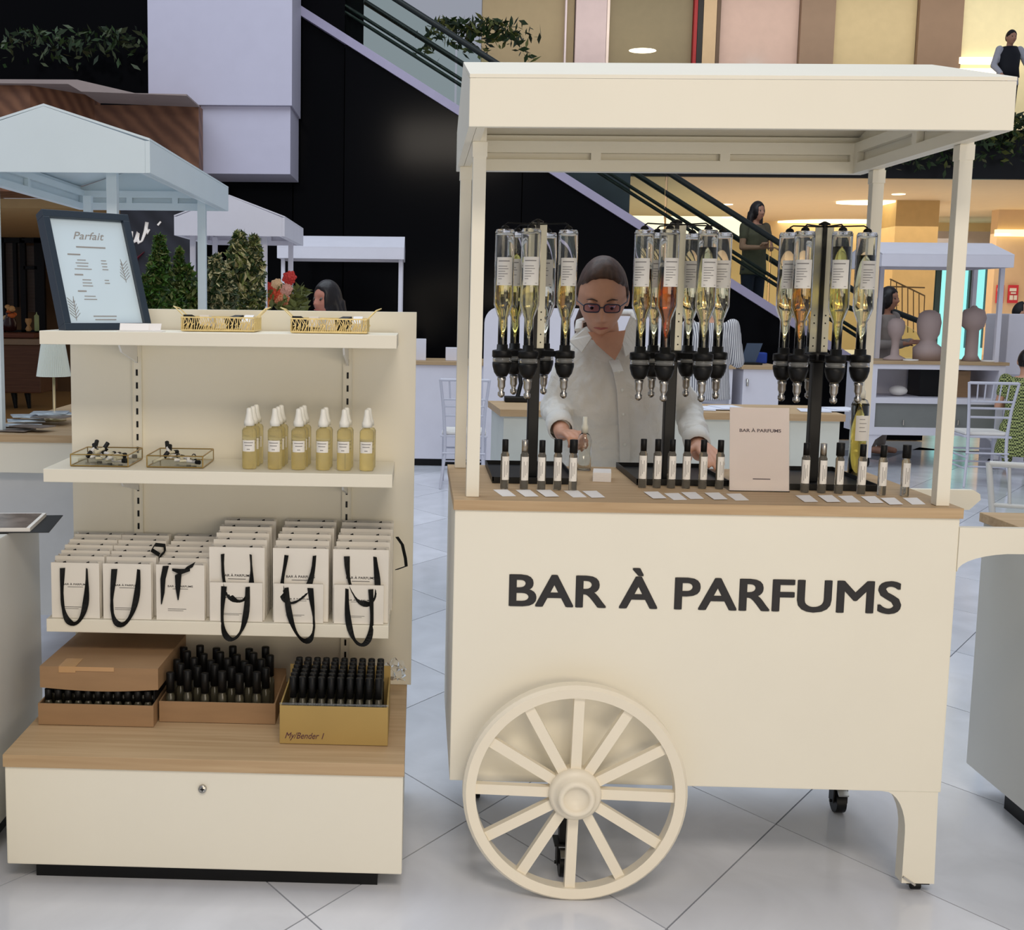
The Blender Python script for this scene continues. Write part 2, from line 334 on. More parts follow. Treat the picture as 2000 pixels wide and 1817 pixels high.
# ------------------------------------------------------------------ right hall: slab, ceiling, walls, columns
CEIL = mat('warm_ceiling', (226, 202, 170), .7, var=.015)
zc = 3.7
struct(M().box(sx(1235, 340, 20), 20, 20, 31, zc, zc+.1), 'ceiling_hall', CEIL)
struct(M().box(sx(1100, 300, 20), 20, 19.9, 20, zc-.02, 4.46), 'trim_5', mat('black_slab_edge', (12, 12, 13), .4))
struct(M().box(sx(1100, 300, 20), 20, 20, 24, 4.3, 4.46), 'floor_upper', mat('upper_floor', (150, 140, 128), .5))
BEI = mat('beige_plaster', (226, 196, 148), .6, var=.02)
struct(M().box(2, 20, 30, 30.3, 0, zc), 'wall_hall', BEI)
struct(M().box(sx(1937, 600, 26), 20, 26, 26.3, 0, zc), 'wall_right', mat('peach_plaster', (226, 196, 160), .6, var=.02))
struct(M().box(sx(1942, 450, 26), 20, 25.86, 25.99, sz(1970, 462, 26), sz(1970, 449, 26)), 'trim_6', mat('cove_light', (255, 240, 190), .5, emis=(255, 236, 170), est=1.6))
struct(M().box(sx(1745, 500, 24), sx(1829, 500, 24), 24, 25, 0, zc), 'column_1', mat('column_beige', (214, 180, 122), .6))
struct(M().box(sx(1714, 470, 28), sx(1742, 470, 28), 28, 28.2, sz(1730, 478, 28), sz(1730, 440, 28)), 'trim_7', mat('pale_fascia', (206, 206, 222), .6))
struct(M().box(sx(1828, 470, 28), sx(1936, 470, 28), 28, 28.2, sz(1880, 480, 28), sz(1880, 452, 28)), 'trim_8', mat('grey_fascia', (176, 172, 176), .6))
dr = struct(M().box(sx(1818, 600, 29.8), sx(1926, 600, 29.8), 29.8, 29.9, 0, sz(1870, 480, 29.8)), 'door_1', mat('daylight_entrance', (150, 236, 240), .4, emis=(158, 246, 248), est=.8))
for a, b in ((1818, 1821), (1830, 1833), (1896, 1899), (1924, 1932)): struct(rect(a, 480, b, 680, 29.6, .1, M()), 'frame', mat('door_frame_dark', (60, 84, 96), .4), parent=dr)
for k, (a, b) in enumerate(((1945, 1962), (1968, 1990))):
    t = thing('poster', ('partly hidden red poster', 'full red poster')[k] + ' with white print on the peach wall at the right edge', 'poster', tuple(W((a+b)/2, 592, Y=25.9)), group='red posters on the right wall')
    part(rect(a, 557, b, 592, 25.94, .03, M()), 'panel', mat('poster_red', (214, 60, 72), .5), t)
    m = M(); mw = (b-a)
    for u0, v0, u1, v1 in ((.2, 563, .8, 569), (.3, 571, .75, 574), (.18, 577, .5, 586), (.55, 577, .85, 586)): rect(a+mw*u0, v0, a+mw*u1, v1, 25.92, .015, m)
    part(m, 'print', PAPER, t, 'white blocks of print')
LIT = mat('ceiling_lamp_glow', (255, 248, 220), .5, emis=(255, 244, 205), est=2.6)
def oval(px, py, wpx, dy, name, lab, z=zc):
    c = W(px, py, Z=z-.03); w = wpx/F_PX*c.y/2
    n = 28; m = M().prism([(c.x+w*math.cos(2*PI*i/n), c.y+dy*math.sin(2*PI*i/n)) for i in range(n)], 'xy', z-.04, z-.002)
    single(m, name, LIT, lab, 'ceiling lamp')
oval(1642, 437, 256, 1.1, 'oval_ceiling_light', 'long glowing oval light recessed in the far ceiling behind the bottles')
oval(1712, 397, 150, .35, 'oval_ceiling_light', 'slim glowing oval light in the ceiling nearest the black slab edge')
for px, py, l in ((1420, 400, 'above the escalator rider'), (1755, 380, 'beyond the front right post'), (1420, 425, 'seen through the escalator glass'), (1990, 420, 'near the right edge of the hall')):
    c = W(px, py, Z=zc-.01); single(M().lathe([(0, zc-.012), (.12, zc-.012), (.12, zc-.002), (0, zc-.002)], 12, (c.x, c.y, 0)), 'downlight', LIT, 'small round downlight '+l, 'downlight')
# stair rail in the hall
m = M()
for a, b in (((1738, 545), (1806, 580)), ((1806, 580), (1806, 640)), ((1744, 558), (1806, 560))): m.tube([W(*a, Y=22), W(*b, Y=22)], .015, 6)
t = thing('stair_railing', 'thin metal stair railing against the yellow lit wall', 'railing', tuple(W(1770, 640, Y=22)))
for a, b in (((1738, 545), (1806, 578)), ((1738, 560), (1806, 562))): part(M().tube([W(*a, Y=22), W(*b, Y=22)], .015, 6), 'rail', mat('bronze_metal', (120, 96, 60), .4), t)
for k in range(7): px = 1740+k*11; part(M().tube([W(px, 546+k*5.2, Y=22), (W(px, 650, Y=22).x, 22, W(px, 650, Y=22).z if k % 6 else .001)], .01, 5), 'baluster', mat('bronze_metal', (120, 96, 60), .4), t)
# upper level shopfronts at Y = 24
UP = [(940, 1120, (150, 134, 104)), (1100, 1104, (214, 200, 206)), (1121, 1181, (196, 178, 180)), (1181, 1187, (232, 214, 206)), (1187, 1350, (128, 116, 90)), (1350, 1357, (150, 30, 34)), (1357, 1368, (24, 22, 22)),
      (1368, 1394, (190, 164, 130)), (1394, 1402, (90, 70, 54)), (1402, 1557, (196, 168, 156)), (1557, 1624, (136, 112, 92)), (1624, 1786, (196, 176, 134)), (1786, 1872, (136, 110, 88)), (1872, 2040, (236, 222, 176))]
for k, (a, b, c) in enumerate(UP):
    X0, X1 = sx(a, 110, 24), sx(b, 110, 24); dep = .12 if (b-a) < 100 else 0
    struct(M().box(X0+.004, X1-.004, 24-dep, 24.3, 4.462, 9.5), 'wall_upper_%d' % (k+1), mat('upper_%d' % k, c, .6, var=.03))
for px, py, w, h in ((1255, 99, 52, 9),):
    c = W(px, py, Y=23.5); single(M().ell(c, (w/F_PX*c.y/2, .1, h/F_PX*c.y/2), 20, 8), 'oval_ceiling_light', LIT, 'oval lamp glowing in the upper shop above the roof', 'ceiling lamp')
for y0, y1 in ((112, 124), (134, 142)): struct(rect(1874, y0, 1990, y1, 23.85, .1, M()), 'trim_9', mat('upper_shop_light_band', (255, 246, 225), .5, emis=(255, 244, 215), est=1.3))
a = W(1475, 131, Y=23.8); t = thing('exit_sign', 'small cyan lit sign on the upper shopfront above the roof', 'sign', tuple(a))
part(rect(1461, 125, 1491, 137, 23.82, .06, M()), 'panel', mat('cyan_sign', (90, 200, 226), .4, emis=(80, 205, 235), est=1), t)
part(rect(1470, 128, 1482, 134, 23.80, .019, M()), 'symbol', mat('sign_white', (245, 250, 250), .4, emis=(240, 250, 250), est=1), t)
# ------------------------------------------------------------------ escalator
ESC = thing('escalator', 'escalator with black cladding, lilac edge strip and glass balustrade', 'escalator', (sx(1075, 340, EY), EY, 0))
X0 = xs1; xe = sx(1075, 340, EY)+st(sx(1075, 340, EY))/((sz(700, 93, EY)-sz(1500, 600, EY))/(sx(1500, 600, EY)-sx(700, 93, EY)))
segs = [X0, X0+2.1, X0+4.2, X0+6.3, xe-.6]
for k in range(4):
    a, b = segs[k]+.006, segs[k+1]-.006
    part(M().prism([(a, 0.01), (b, 0.01), (b, max(.02, st(b))), (a, st(a))], 'xz', EY, EY+.2), 'cladding_panel', DARKW, ESC)
TR = mat('lilac_edge_trim', (176, 168, 192), .4, emis=None)
m = M(); a, b = X0-4, xe-.3; m.prism([(a, st(a)), (b, st(b)), (b, st(b)+.11), (a, st(a)+.11)], 'xz', EY-.04, EY+.2); part(m, 'trim_strip', TR, ESC)
part(M().prism([(X0, 0.01), (segs[4], .01), (segs[4], max(.02, st(segs[4])-.1)), (X0, st(X0)-.1)], 'xz', EY+.201, EY+.215), 'backing', DARKW, ESC)
EG = mat('escalator_glass', (222, 236, 226), .03, trans=1, ior=1.1)
x = X0-1.2; hr = .86
while x < xe-1.0:
    a, b = x+.012, x+1.25-.012
    part(M().prism([(a, st(a)+.11), (b, st(b)+.11), (b, st(b)+hr), (a, st(a)+hr)], 'xz', EY+.08, EY+.1), 'glass_panel', EG, ESC); x += 1.25
for off, dy, r in ((hr+.02, .09, .035), (hr+.02, 1.25, .035)):
    part(M().tube([(X0-2, EY+dy, st(X0-2)+off), (xe-1.2, EY+dy, st(xe-1.2)+off), (xe-.7, EY+dy, st(xe-.9)+off), (xe-.55, EY+dy, st(xe-.7)+off-.25)], r, 8), 'handrail', mat('handrail_black', (24, 32, 30), .4), ESC)
for off in (.40, .47): part(M().tube([(X0-2, EY+.2, st(X0-2)+off), (xe-.8, EY+.2, st(xe-.8)+off)], .022, 6), 'inner_rail', mat('handrail_black', (24, 32, 30), .4), ESC)
ux = math.cos(math.atan(.58))
for k in range(30):
    xx = X0+.3+k*.42
    if xx > xe-1.5: break
    part(M().box(xx, xx+.42, EY+.22, EY+1.2, st(xx)-.70, st(xx)-.55), 'step', mat('escalator_step', (96, 100, 100), .5), ESC)
struct(M().box(sx(905, 250, 17.5), sx(1235, 250, 17.5), 17.5, 17.6, 2.6, 4.3), 'wall_escalator_back', mat('dim_blue_grey', (52, 60, 70), .4, var=.5, scale=1.2))
# ------------------------------------------------------------------ carts
def roof(t, x0, x1, y0, y1, zb, ztop, zr, ridge, mt, inner=True):
    """gable roof: four fascia boards, two slopes, an inner frame with recessed panels"""
    th = .018; m = M()
    if ridge == 'x':
        ym = (y0+y1)/2
        m.box(x0, x1, y0, y0+th, zb, ztop, .002).box(x0, x1, y1-th, y1, zb, ztop, .002)
        for xa in (x0, x1-th): m.prism([(y0+th, zb), (y1-th, zb), (y1-th, ztop-.0003), (ym, zr-.0003), (y0+th, ztop-.0003)], 'yz', xa, xa+th)
        for ya in (y0, y1): m.add([(x0, ya, ztop+.009), (x1, ya, ztop+.009), (x1, ym, zr+.009), (x0, ym, zr+.009), (x0, ya, ztop+.0004), (x1, ya, ztop+.0004), (x1, ym, zr+.0004), (x0, ym, zr+.0004)],
            [(0, 1, 2, 3), (7, 6, 5, 4), (0, 4, 5, 1), (1, 5, 6, 2), (2, 6, 7, 3), (3, 7, 4, 0)] if ya == y0 else [(3, 2, 1, 0), (4, 5, 6, 7), (1, 5, 4, 0), (2, 6, 5, 1), (3, 7, 6, 2), (0, 4, 7, 3)])
    else:
        xm = (x0+x1)/2
        m.box(x0, x0+th, y0, y1, zb, ztop, .002).box(x1-th, x1, y0, y1, zb, ztop, .002)
        for ya in (y0, y1-th): m.prism([(x0+th, zb), (x1-th, zb), (x1-th, ztop-.0003), (xm, zr-.0003), (x0+th, ztop-.0003)], 'xz', ya, ya+th)
        for xa in (x0, x1): m.add([(xa, y0, ztop+.009), (xa, y1, ztop+.009), (xm, y1, zr+.009), (xm, y0, zr+.009), (xa, y0, ztop+.0004), (xa, y1, ztop+.0004), (xm, y1, zr+.0004), (xm, y0, zr+.0004)],
            [(3, 2, 1, 0), (4, 5, 6, 7), (1, 5, 4, 0), (2, 6, 5, 1), (3, 7, 6, 2), (0, 4, 7, 3)] if xa == x0 else [(0, 1, 2, 3), (7, 6, 5, 4), (0, 4, 5, 1), (1, 5, 6, 2), (2, 6, 7, 3), (3, 7, 4, 0)])
    rf = part(m, 'roof', mt, t)
    if inner:
        m = M(); e = .0; h0, h1 = zb+.0, ztop-.02; b = (h1-h0)
        # inner back and side panels: rails, mullions
        yi0, yi1, xi0, xi1 = y0+th, y1-th-.001, x0+th+.001, x1-th-.001
        m.box(xi0, xi1, yi1-.02, yi1, h0, h0+.035).box(xi0, xi1, yi1-.02, yi1, h1-.035, h1)
        for k in range(4): xx = xi0+(xi1-xi0-.03)*k/3; m.box(xx, xx+.03, yi1-.0195, yi1, h0+.035, h1-.035)
        for xa, xb in ((xi0, xi0+.02), (xi1-.02, xi1)):
            m.box(xa, xb, yi0, yi1-.02, h0, h0+.03).box(xa, xb, yi0, yi1-.02, h1-.03, h1)
            for k in range(3): yy = yi0+(yi1-.05-yi0)*k/2; m.box(xa, xb, yy, yy+.03, h0+.03, h1-.03)
        o = part(m, 'inner_frame', mt, rf)
    return rf
# ---- main cart
MC = thing('market_cart', 'cream perfume bar cart with a spoked wheel, gabled roof and large black lettering', 'cart', (.75, 3.38, 0))
cx0, cx1, cy0, cy1 = .097, 1.403, 3.039, 3.721
part(M().box(cx0+.004, cx1-.006, cy0+.004, cy1-.004, .285, 1.0199, .003), 'body', CREAM, MC)
part(M().box(cx0, cx1, cy0-.002, cy1, 1.02, 1.047, .0015), 'worktop', OAK, MC, 'light oak worktop')
lm = Matrix.Translation(Vector((W(1376, 1160, Y=cy0).x, cy0+.0035, W(992, 1185, Y=cy0).z))) @ Matrix.Rotation(PI/2, 4, 'X')
lm = Matrix.Translation(Vector((W(1376, 1160, Y=cy0).x, cy0+.0035, W(992, 1187, Y=cy0).z+.004))) @ Matrix.Rotation(PI/2, 4, 'X')
m = M(); tw_ = W(1760, 1160, Y=cy0).x-W(992, 1160, Y=cy0).x-.006; th_ = W(1200, 1112, Y=cy0).z-W(1200, 1192, Y=cy0).z-.004
for i_, (dx_, dz_) in enumerate(((0, 0), (-.003, -.0015), (.003, -.0015), (-.003, .0015), (.003, .0015), (0, .002), (0, -.002))): m.text('BAR À PARFUMS', Matrix.Translation((dx_, -.0001*i_, dz_+.0015)) @ lm, .115, .0012, off=0, width=tw_, height=th_)
part(m, 'lettering', INK, MC, 'large black letters')
roof(MC, .109, 1.361, 2.836, 3.784, 1.964, 2.075, 2.195, 'x', CREAM)
for xx, yy in ((.148, 3.10), (.135, 3.655), (1.362, 3.085), (1.362, 3.655)):
    p = part(M().box(xx-.017, xx+.017, yy-.017, yy+.017, 1.0475, 2.06, .002), 'post', CREAM, MC)
    part(M().box(xx-.019, xx+.019, yy-.019, yy+.019, 1.925, 1.963, .001), 'post_sleeve', CREAM, p)
# wheel
wc = Vector((.424, 2.975, .291)); wr = .291
w = part(M().lathe([(wr-.033, -.02), (wr-.008, -.024), (wr, -.014), (wr, .018), (wr-.006, .022), (wr-.030, .022), (wr-.033, .016), (wr-.033, -.02)], 72, tuple(wc), 'y', False), 'wheel', mat('wheel_cream', (240, 230, 208), .4, var=.015), MC, 'twelve spoked wooden wheel')
WCM = MATS['wheel_cream']
for k in range(12):
    a = 2*PI*k/12+.02; d = Vector((math.sin(a), 0, math.cos(a)))
    m = M().obox(wc+d*(.05+wr-.036)/2, (.027, .022, wr-.036-.045), Matrix(((math.cos(a), 0, math.sin(a)), (0, 1, 0), (-math.sin(a), 0, math.cos(a)))))
    part(m, 'spoke', WCM, w)
part(M().lathe([(0, .02), (.068, .02), (.068, -.022), (.06, -.03), (.052, -.032), (.048, -.048), (.044, -.056), (.036, -.056), (.032, -.05), (.030, -.044), (0, -.044)], 40, tuple(wc), 'y'), 'hub', WCM, w)
part(M().tube([(wc.x, 3.0, wc.z), (wc.x, 3.04, wc.z)], .02, 14), 'axle', BLACK, w)
# handles
for yy, zt, xe_ in ((3.04, .997, 1.86), (3.69, .997, 1.75)):
    x = cx1-.006; poly = [(x, zt), (xe_-.02, zt), (xe_, zt-.012), (xe_+.003, zt-.03), (xe_-.03, zt-.06), (xe_-.09, zt-.082)] + [(a, b) for a, b in arc(xe_-.10, zt-.28, .198, 95, 150, 8)] + [(x, zt-.125 if yy > 3.5 else zt-.112)]
    poly = [(x, zt), (xe_-.02, zt), (xe_, zt-.012), (xe_+.003, zt-.03), (xe_-.03, zt-.062), (xe_-.13, zt-.066)] + [(x+.155*(1-math.sin(a)), zt-.066-.05*(1-math.cos(a))) for a in [k*PI/2/8 for k in range(1, 9)]]
    part(M().prism(poly[::-1], 'xz', yy, yy+.022), 'handle', CREAM, MC)
# leg with curved bracket, casters
lx0, lx1 = W(1765, 1640, Y=3.05).x, W(1829, 1640, Y=3.05).x
pl = [(cx1-.012, .285), (lx1, .03), (lx0, .03), (lx0, .17)] + [(lx0-.062*(1-math.cos(a)), .17+.1145*math.sin(a)) for a in [k*PI/2/8 for k in range(1, 8)]] + [(lx0-.07, .285)]
part(M().prism(pl[::-1], 'xz', 3.045, 3.09), 'leg', CREAM, MC, 'curved leg with bracket')
def caster(m, x, y, zt, r=.028):
    m.m = 0; m.box(x-.03, x+.03, y-.03, y+.03, zt-.006, zt); m.box(x-.022, x-.018, y-.02, y+.02, r, zt-.006); m.box(x+.018, x+.022, y-.02, y+.02, r, zt-.006)
    m.tube([(x-.015, y, r+.001), (x+.015, y, r+.001)], r, 16); m.tube([(x-.026, y, r), (x+.026, y, r)], .005, 8)
    m.m = 1; m.obox((x, y-.035, zt-.022), (.03, .03, .006), Euler((.5, 0, 0)))
    return m
for x, y, zt in ((W(1785, 1735, Z=0).x, 3.075, .03), (.42, 3.10, .284), (1.322, 3.56, .284), (.20, 3.60, .284)):
    if zt < .1: m = M(); m.m = 0; m.box(x-.03, x+.03, y-.02, y+.03, .022, .03); m.tube([(x-.012, y, .0125), (x+.012, y, .0125)], .012, 12); m.m = 1; m.obox((x-.03, y-.02, .038), (.04, .03, .005), Euler((0, .6, 0)))
    else:
        m = M(); m.box(x-.016, x+.016, y-.016, y+.016, .092, .2845); caster(m, x, y, .10, .036)
    part(m, 'caster', [BLACK, STEEL], MC)
# ---- background carts
def bg_cart(name, label, rx0, rx1, ry0, ry1, zb, zt, zr, ridge, posts, counter, mt, pw=.02, body=(.3, None), extra=None):
    cxa, cxb, cya, cyb, zc_ = counter
    t = thing(name, label, 'cart', ((rx0+rx1)/2, (ry0+ry1)/2, 0), group='market carts with gabled roofs')
    roof(t, rx0, rx1, ry0, ry1, zb, zt, zr, ridge, mt)
    for x, y in posts: part(M().box(x-pw, x+pw, y-pw, y+pw, zc_+.001, zb+.05, .002), 'post', mt, t)
    part(M().box(cxa, cxb, cya, cyb, zc_-.03, zc_, .002), 'worktop', OAK, t)
    if body: part(M().box(cxa+.01, cxb-.01, cya+.01, cyb-.01, body[0], zc_-.0301, .003), 'body', mt, t)
    for x in (cxa+.08, cxb-.08):
        for y in (cya+.08, cyb-.08):
            if body and body[0] > .1: part(M().box(x-.03, x+.03, y-.03, y+.03, .05, body[0]), 'leg', mt, t); part(M().tube([(x-.02, y, .026), (x+.02, y, .026)], .025, 10), 'caster', BLACK, t)
    return t
BLUEW = mat('bluish_white_paint', (222, 236, 242), .35, var=.01)
Y1, Y1b = 4.4, 6.2
a = W(293, 338, Y=Y1); b = W(293, 275, Y=Y1); r_ = W(85, 207, Y=Y1); hw = a.x-r_.x
fe = W(460, 412, Y=Y1b)
pf = W(218, 420, Y=4.6).x; pb = W(395, 500, Y=5.95).x
C1 = bg_cart('market_cart', 'white gabled market cart seen end-on at the left behind the framed menu', r_.x-hw, a.x, Y1, Y1b, a.z, b.z, r_.z, 'y',
    [(pf, 4.62), (2*r_.x-pf-.08, 4.62), (2*r_.x-pf-.08, 5.95), (pb, 5.95)], (r_.x-.36, max(pf, pb)+.03, 4.5, 6.05, 1.03), BLUEW, body=None)
part(M().box(r_.x-.35, pf+.02, 4.51, 6.04, .88, .9999), 'apron', CREAM, C1)
part(M().box(r_.x-.34, pf+.01, 4.56, 6.0, .30, .8799), 'body', mat('grey_white_panel', (206, 206, 204), .5), C1)
for x in (r_.x-.3, pf-.05): part(M().box(x-.03, x+.03, 4.6, 4.66, .0, .2999), 'leg', CREAM, C1)
Y2, Y2b = 8.1, 9.4
a = W(556, 462, Y=Y2); b = W(560, 425, Y=Y2); c = W(340, 454, Y=Y2); rx = (a.x+c.x)/2
C2 = bg_cart('market_cart', 'grey-white gabled market cart in the shade behind the shrubs', c.x, a.x, Y2, Y2b, a.z, b.z, W(450, 383, Y=Y2).z, 'y',
    [(c.x+.09, 8.3), (W(517, 500, Y=8.25).x, 8.25), (W(568, 500, Y=9.2).x, 9.2), (c.x+.09, 9.2)], (c.x+.04, a.x-.02, 8.15, 9.3, 1.03), LILAC, .018)
Y3, Y3b = 12.1, 13.0
a = W(541, 501, Y=Y3); b = W(789, 510, Y=Y3); c = W(789, 485, Y=Y3)
C3 = bg_cart('market_cart', 'lilac-white gabled market cart in front of the black wall, counter hidden', a.x, b.x, Y3, Y3b, (a.z+b.z)/2, c.z, c.z+.13, 'x',
    [(W(553, 550, Y=12.2).x, 12.2), (W(782, 550, Y=12.2).x, 12.2), (W(553, 550, Y=12.2).x, 12.85), (W(782, 550, Y=12.2).x, 12.85)], (a.x, b.x, 12.15, 12.9, 1.03), LILAC)
Y4 = 11.5
a = W(1722, 519, Y=Y4); b = W(1980, 524, Y=Y4); c = W(1850, 498, Y=Y4); a2 = W(1704, 705, Y=Y4+.2); b2 = W(1966, 709, Y=Y4+.2)
C4 = thing('market_cart', 'white gabled market cart at the right carrying clay heads, open shelf below', 'cart', ((a.x+b.x)/2, Y4+.5, 0), group='market carts with gabled roofs')
roof(C4, a.x, b.x, Y4, Y4+.95, (a.z+b.z)/2, c.z, c.z+.13, 'x', LILAC)
zc4 = a2.z; yb = Y4+.2
for px, y in ((1705, yb+.05), (1952, yb+.05), (1900, yb+.6), (1718, yb+.6)): x = W(px, 600, Y=y).x; part(M().box(x-.02, x+.02, y-.02, y+.02, zc4+.001, a.z+.04), 'post', LILAC, C4)
part(M().box(a2.x-.02, b2.x+.03, yb, yb+.68, zc4-.03, zc4), 'worktop', OAK, C4)
zz = lambda y: W(1800, y, Y=yb).z
m = M(); z_ = [zc4-.031, zz(722), zz(778), zz(789), zz(836), zz(851)]
e_ = .0601
m.box(a2.x+e_, b2.x-e_, yb+.01, yb+.67, z_[1], z_[0]).box(a2.x+e_, b2.x-e_, yb+.01, yb+.67, z_[3], z_[2]).box(a2.x+e_, b2.x-e_, yb+.01, yb+.67, z_[5], z_[4])
m.box(a2.x, a2.x+.06, yb+.01, yb+.67, z_[5], z_[0]).box(b2.x-.06, b2.x, yb+.01, yb+.67, z_[5], z_[0]).box(a2.x+.06, b2.x-.06, yb+.62, yb+.66, z_[2], z_[1])
part(m, 'body', LILAC, C4)
part(M().box(a2.x+.06, b2.x-.06, yb+.03, yb+.6, z_[4], z_[3]), 'drawer', mat('grey_drawer', (128, 130, 126), .5), C4)
for px in (1765, 1872): p = W(px, 823, Y=yb); part(M().tube([(p.x, yb+.005, p.z+.01), (p.x, yb+.005, p.z-.04)], .01, 6), 'key', STEEL, C4)
for px, s_ in ((a2.x, 1), (b2.x, -1)):
    pl = [(px, z_[5]), (px, .1), (px+s_*.05, .1), (px+s_*.05, z_[5]-.12), (px+s_*.08, z_[5]-.05), (px+s_*.15, z_[5])]
    part(M().prism(pl if s_ > 0 else pl[::-1], 'xz', yb+.02, yb+.06), 'leg', LILAC, C4); part(M().tube([(px+s_*.02, yb+.1, .05), (px+s_*.05, yb+.1, .05)], .05, 10), 'caster', BLACK, C4)
bx = single(M().box(W(1860, 770, Y=yb+.2).x, W(1893, 770, Y=yb+.2).x, yb+.2, yb+.5, z_[2]+.001, z_[1]-.02), 'cardboard_box', KRAFT, 'brown cardboard box on the open shelf of the right cart', 'box')
single(M().box(W(1800, 770, Y=yb+.2).x, W(1856, 770, Y=yb+.2).x, yb+.25, yb+.55, z_[2]+.001, z_[1]-.01), 'black_case', BLACK, 'black case pushed into the open shelf of the right cart', 'case')
single(M().ell((W(1757, 775, Y=yb+.2).x, yb+.25, z_[2]+.056), (.09, .09, .05), 12, 8), 'white_gadget', PAPER, 'small white rounded gadget on the open shelf with a black cable', 'gadget')
# ---- pale clay heads on the right cart
CLAY = mat('pink_clay', (176, 156, 150), .6, var=.03)
def bust(name, label, cx_, top, bot, w, prof, y):
    c = W(cx_, bot, Y=y); h = (bot-top)/F_PX*y; k = w/F_PX*y
    t = thing(name, label, 'sculpture', (c.x, y, zc4+.002), group='clay heads on the right cart')
    part(M().lathe([(r*k/2, z*h) for r, z in prof], 22), 'form', CLAY, t, world=False); return t
P1 = [(0, 0), (1.3, 0), (1.25, .04), (.5, .12), (.42, .35), (.5, .5), (.85, .62), (1, .78), (.9, .92), (.5, .99), (0, 1)]
bust('clay_bust', 'slim clay head on a neck at the left of the right cart', 1747, 620, 700, 32, P1, yb+.25)
bust('clay_bust', 'broad clay bust with rounded head in the middle of the right cart', 1810, 606, 702, 44, [(0, 0), (1.15, 0), (1.2, .25), (.75, .33), (.62, .4), (.9, .52), (1, .75), (.85, .92), (.4, .99), (0, 1)], yb+.3)
bust('clay_vessel', 'tall clay head vessel with narrow stem right of the front post', 1896, 597, 702, 46, [(0, 0), (.75, 0), (.5, .1), (.48, .55), (.85, .62), (1, .78), (.8, .92), (.3, .96), (.15, 1), (0, 1)], yb+.3)
for px, w_, l in ((1777, 30, 'left'), (1930, 30, 'right')):
    c = W(px, 703, Y=yb+.12); single(M().lathe([(0, 0), (.5*w_/F_PX*11, 0), (.5*w_/F_PX*11, .015), (0, .015)], 16, (c.x, yb+.10, zc4+.001)), 'white_plate', PAPER, 'flat white dish on the '+l+' side of the clay heads', 'dish')
# ---- white box with cable + black figure area: right white cabinet on floor
c = W(1964, 712, Y=12.4); single(M().box(c.x, c.x+1.2, 12.4, 12.9, .9, W(1964, 613, Y=12.4).z, .01).box(c.x+.02, c.x+1.2, 12.42, 12.88, 0, .9), 'white_cabinet', LILAC, 'tall white cabinet behind the clay heads at the right edge', 'cabinet')
# ------------------------------------------------------------------ mid background counters
zk = 1.03
def counter(name, label, x0, x1, y0, y1, z, mt, plinth=True, split=None):
    t = thing(name, label, 'counter', ((x0+x1)/2, (y0+y1)/2, 0))
    part(M().box(x0, x1, y0, y1, z-.035, z, .002), 'worktop', OAK, t)
    xs = [x0+.02]+(split or [])+[x1-.02]
    for i in range(len(xs)-1): part(M().box(xs[i]+.003, xs[i+1]-.003, y0+.02, y1-.02, .07, z-.0351, .004), 'front_panel', mt, t)
    part(M().box(x0+.06, x1-.06, y0+.06, y1-.06, 0, .0699), 'plinth', BLACK, t)
    return t
yk = 11.3; za = W(850, 706, Y=yk).z
counter('back_counter', 'long cool white counter with oak top standing in front of the black wall', W(800, 712, Y=yk).x, W(1438, 712, Y=yk).x, yk, yk+.7, za, LILAC, split=[W(1100, 712, Y=yk).x])
counter('key_cabinet', 'small white cabinet with a key in its lock right of the striped shirt', W(1449, 712, Y=yk).x, W(1530, 712, Y=yk).x, yk, yk+.7, za, LILAC)
p = W(1459, 742, Y=yk+.01); single(M().tube([(p.x, yk+.015, p.z), (p.x, yk-.01, p.z), (p.x, yk-.01, p.z-.06)], .012, 6), 'key', STEEL, 'silver key hanging from the small white cabinet', 'key')
t = thing('folding_screen', 'lilac-white rounded display screen standing behind the woman', 'screen', tuple(W(1120, 720, Y=10.6)))
x0, x1 = W(946, 650, Y=10.6).x, W(1292, 650, Y=10.6).x; zt_ = W(1080, 602, Y=10.6).z
pl = [(x0, .1), (x1, .1), (x1, zt_)] + [(x0+.12-.12*math.sin(a), zt_-.14+.14*math.cos(a)) for a in [k*PI/2/6 for k in range(7)]]
part(M().prism(pl, 'xz', 10.6, 10.64), 'panel', LILAC, t); part(M().box(x0+.1, x1-.1, 10.5, 10.74, 0, .1), 'foot', LILAC, t)
for px, w_, top, l in ((822, 20, 662, 'tall white box on the long counter beside the display panel'), (884, 28, 679, 'short white box with lit glass edge on the long counter')):
    c = W(px, 706, Y=yk+.2); w = w_/F_PX*yk/2; single(M().box(c.x-w, c.x+w, yk+.15, yk+.3, za+.001, W(px, top, Y=yk+.2).z, .004), 'white_box', LILAC, l, 'box')
# laptop, blue bag on back counter
c = W(1462, 705, Y=yk+.2); t = thing('laptop', 'open dark laptop on the back counter beside the striped shirt', 'laptop', (c.x, yk+.25, za+.001))
part(M().box(-.15, .12, -.1, .1, 0, .018), 'base', BLACK, t, world=False)
part(M().prism([(-.03, .018), (.11, .018), (.17, .2), (.02, .2)], 'xz', .10, .115), 'screen', mat('laptop_lid', (70, 84, 104), .25), t, world=False)
c = W(1488, 690, Y=yk+.3); single(M().box(c.x-.08, c.x+.1, yk+.45, yk+.57, za+.001, c.z+.0, .015), 'blue_case', mat('blue_fabric', (24, 60, 150), .5), 'bright blue case on the small white cabinet', 'case')
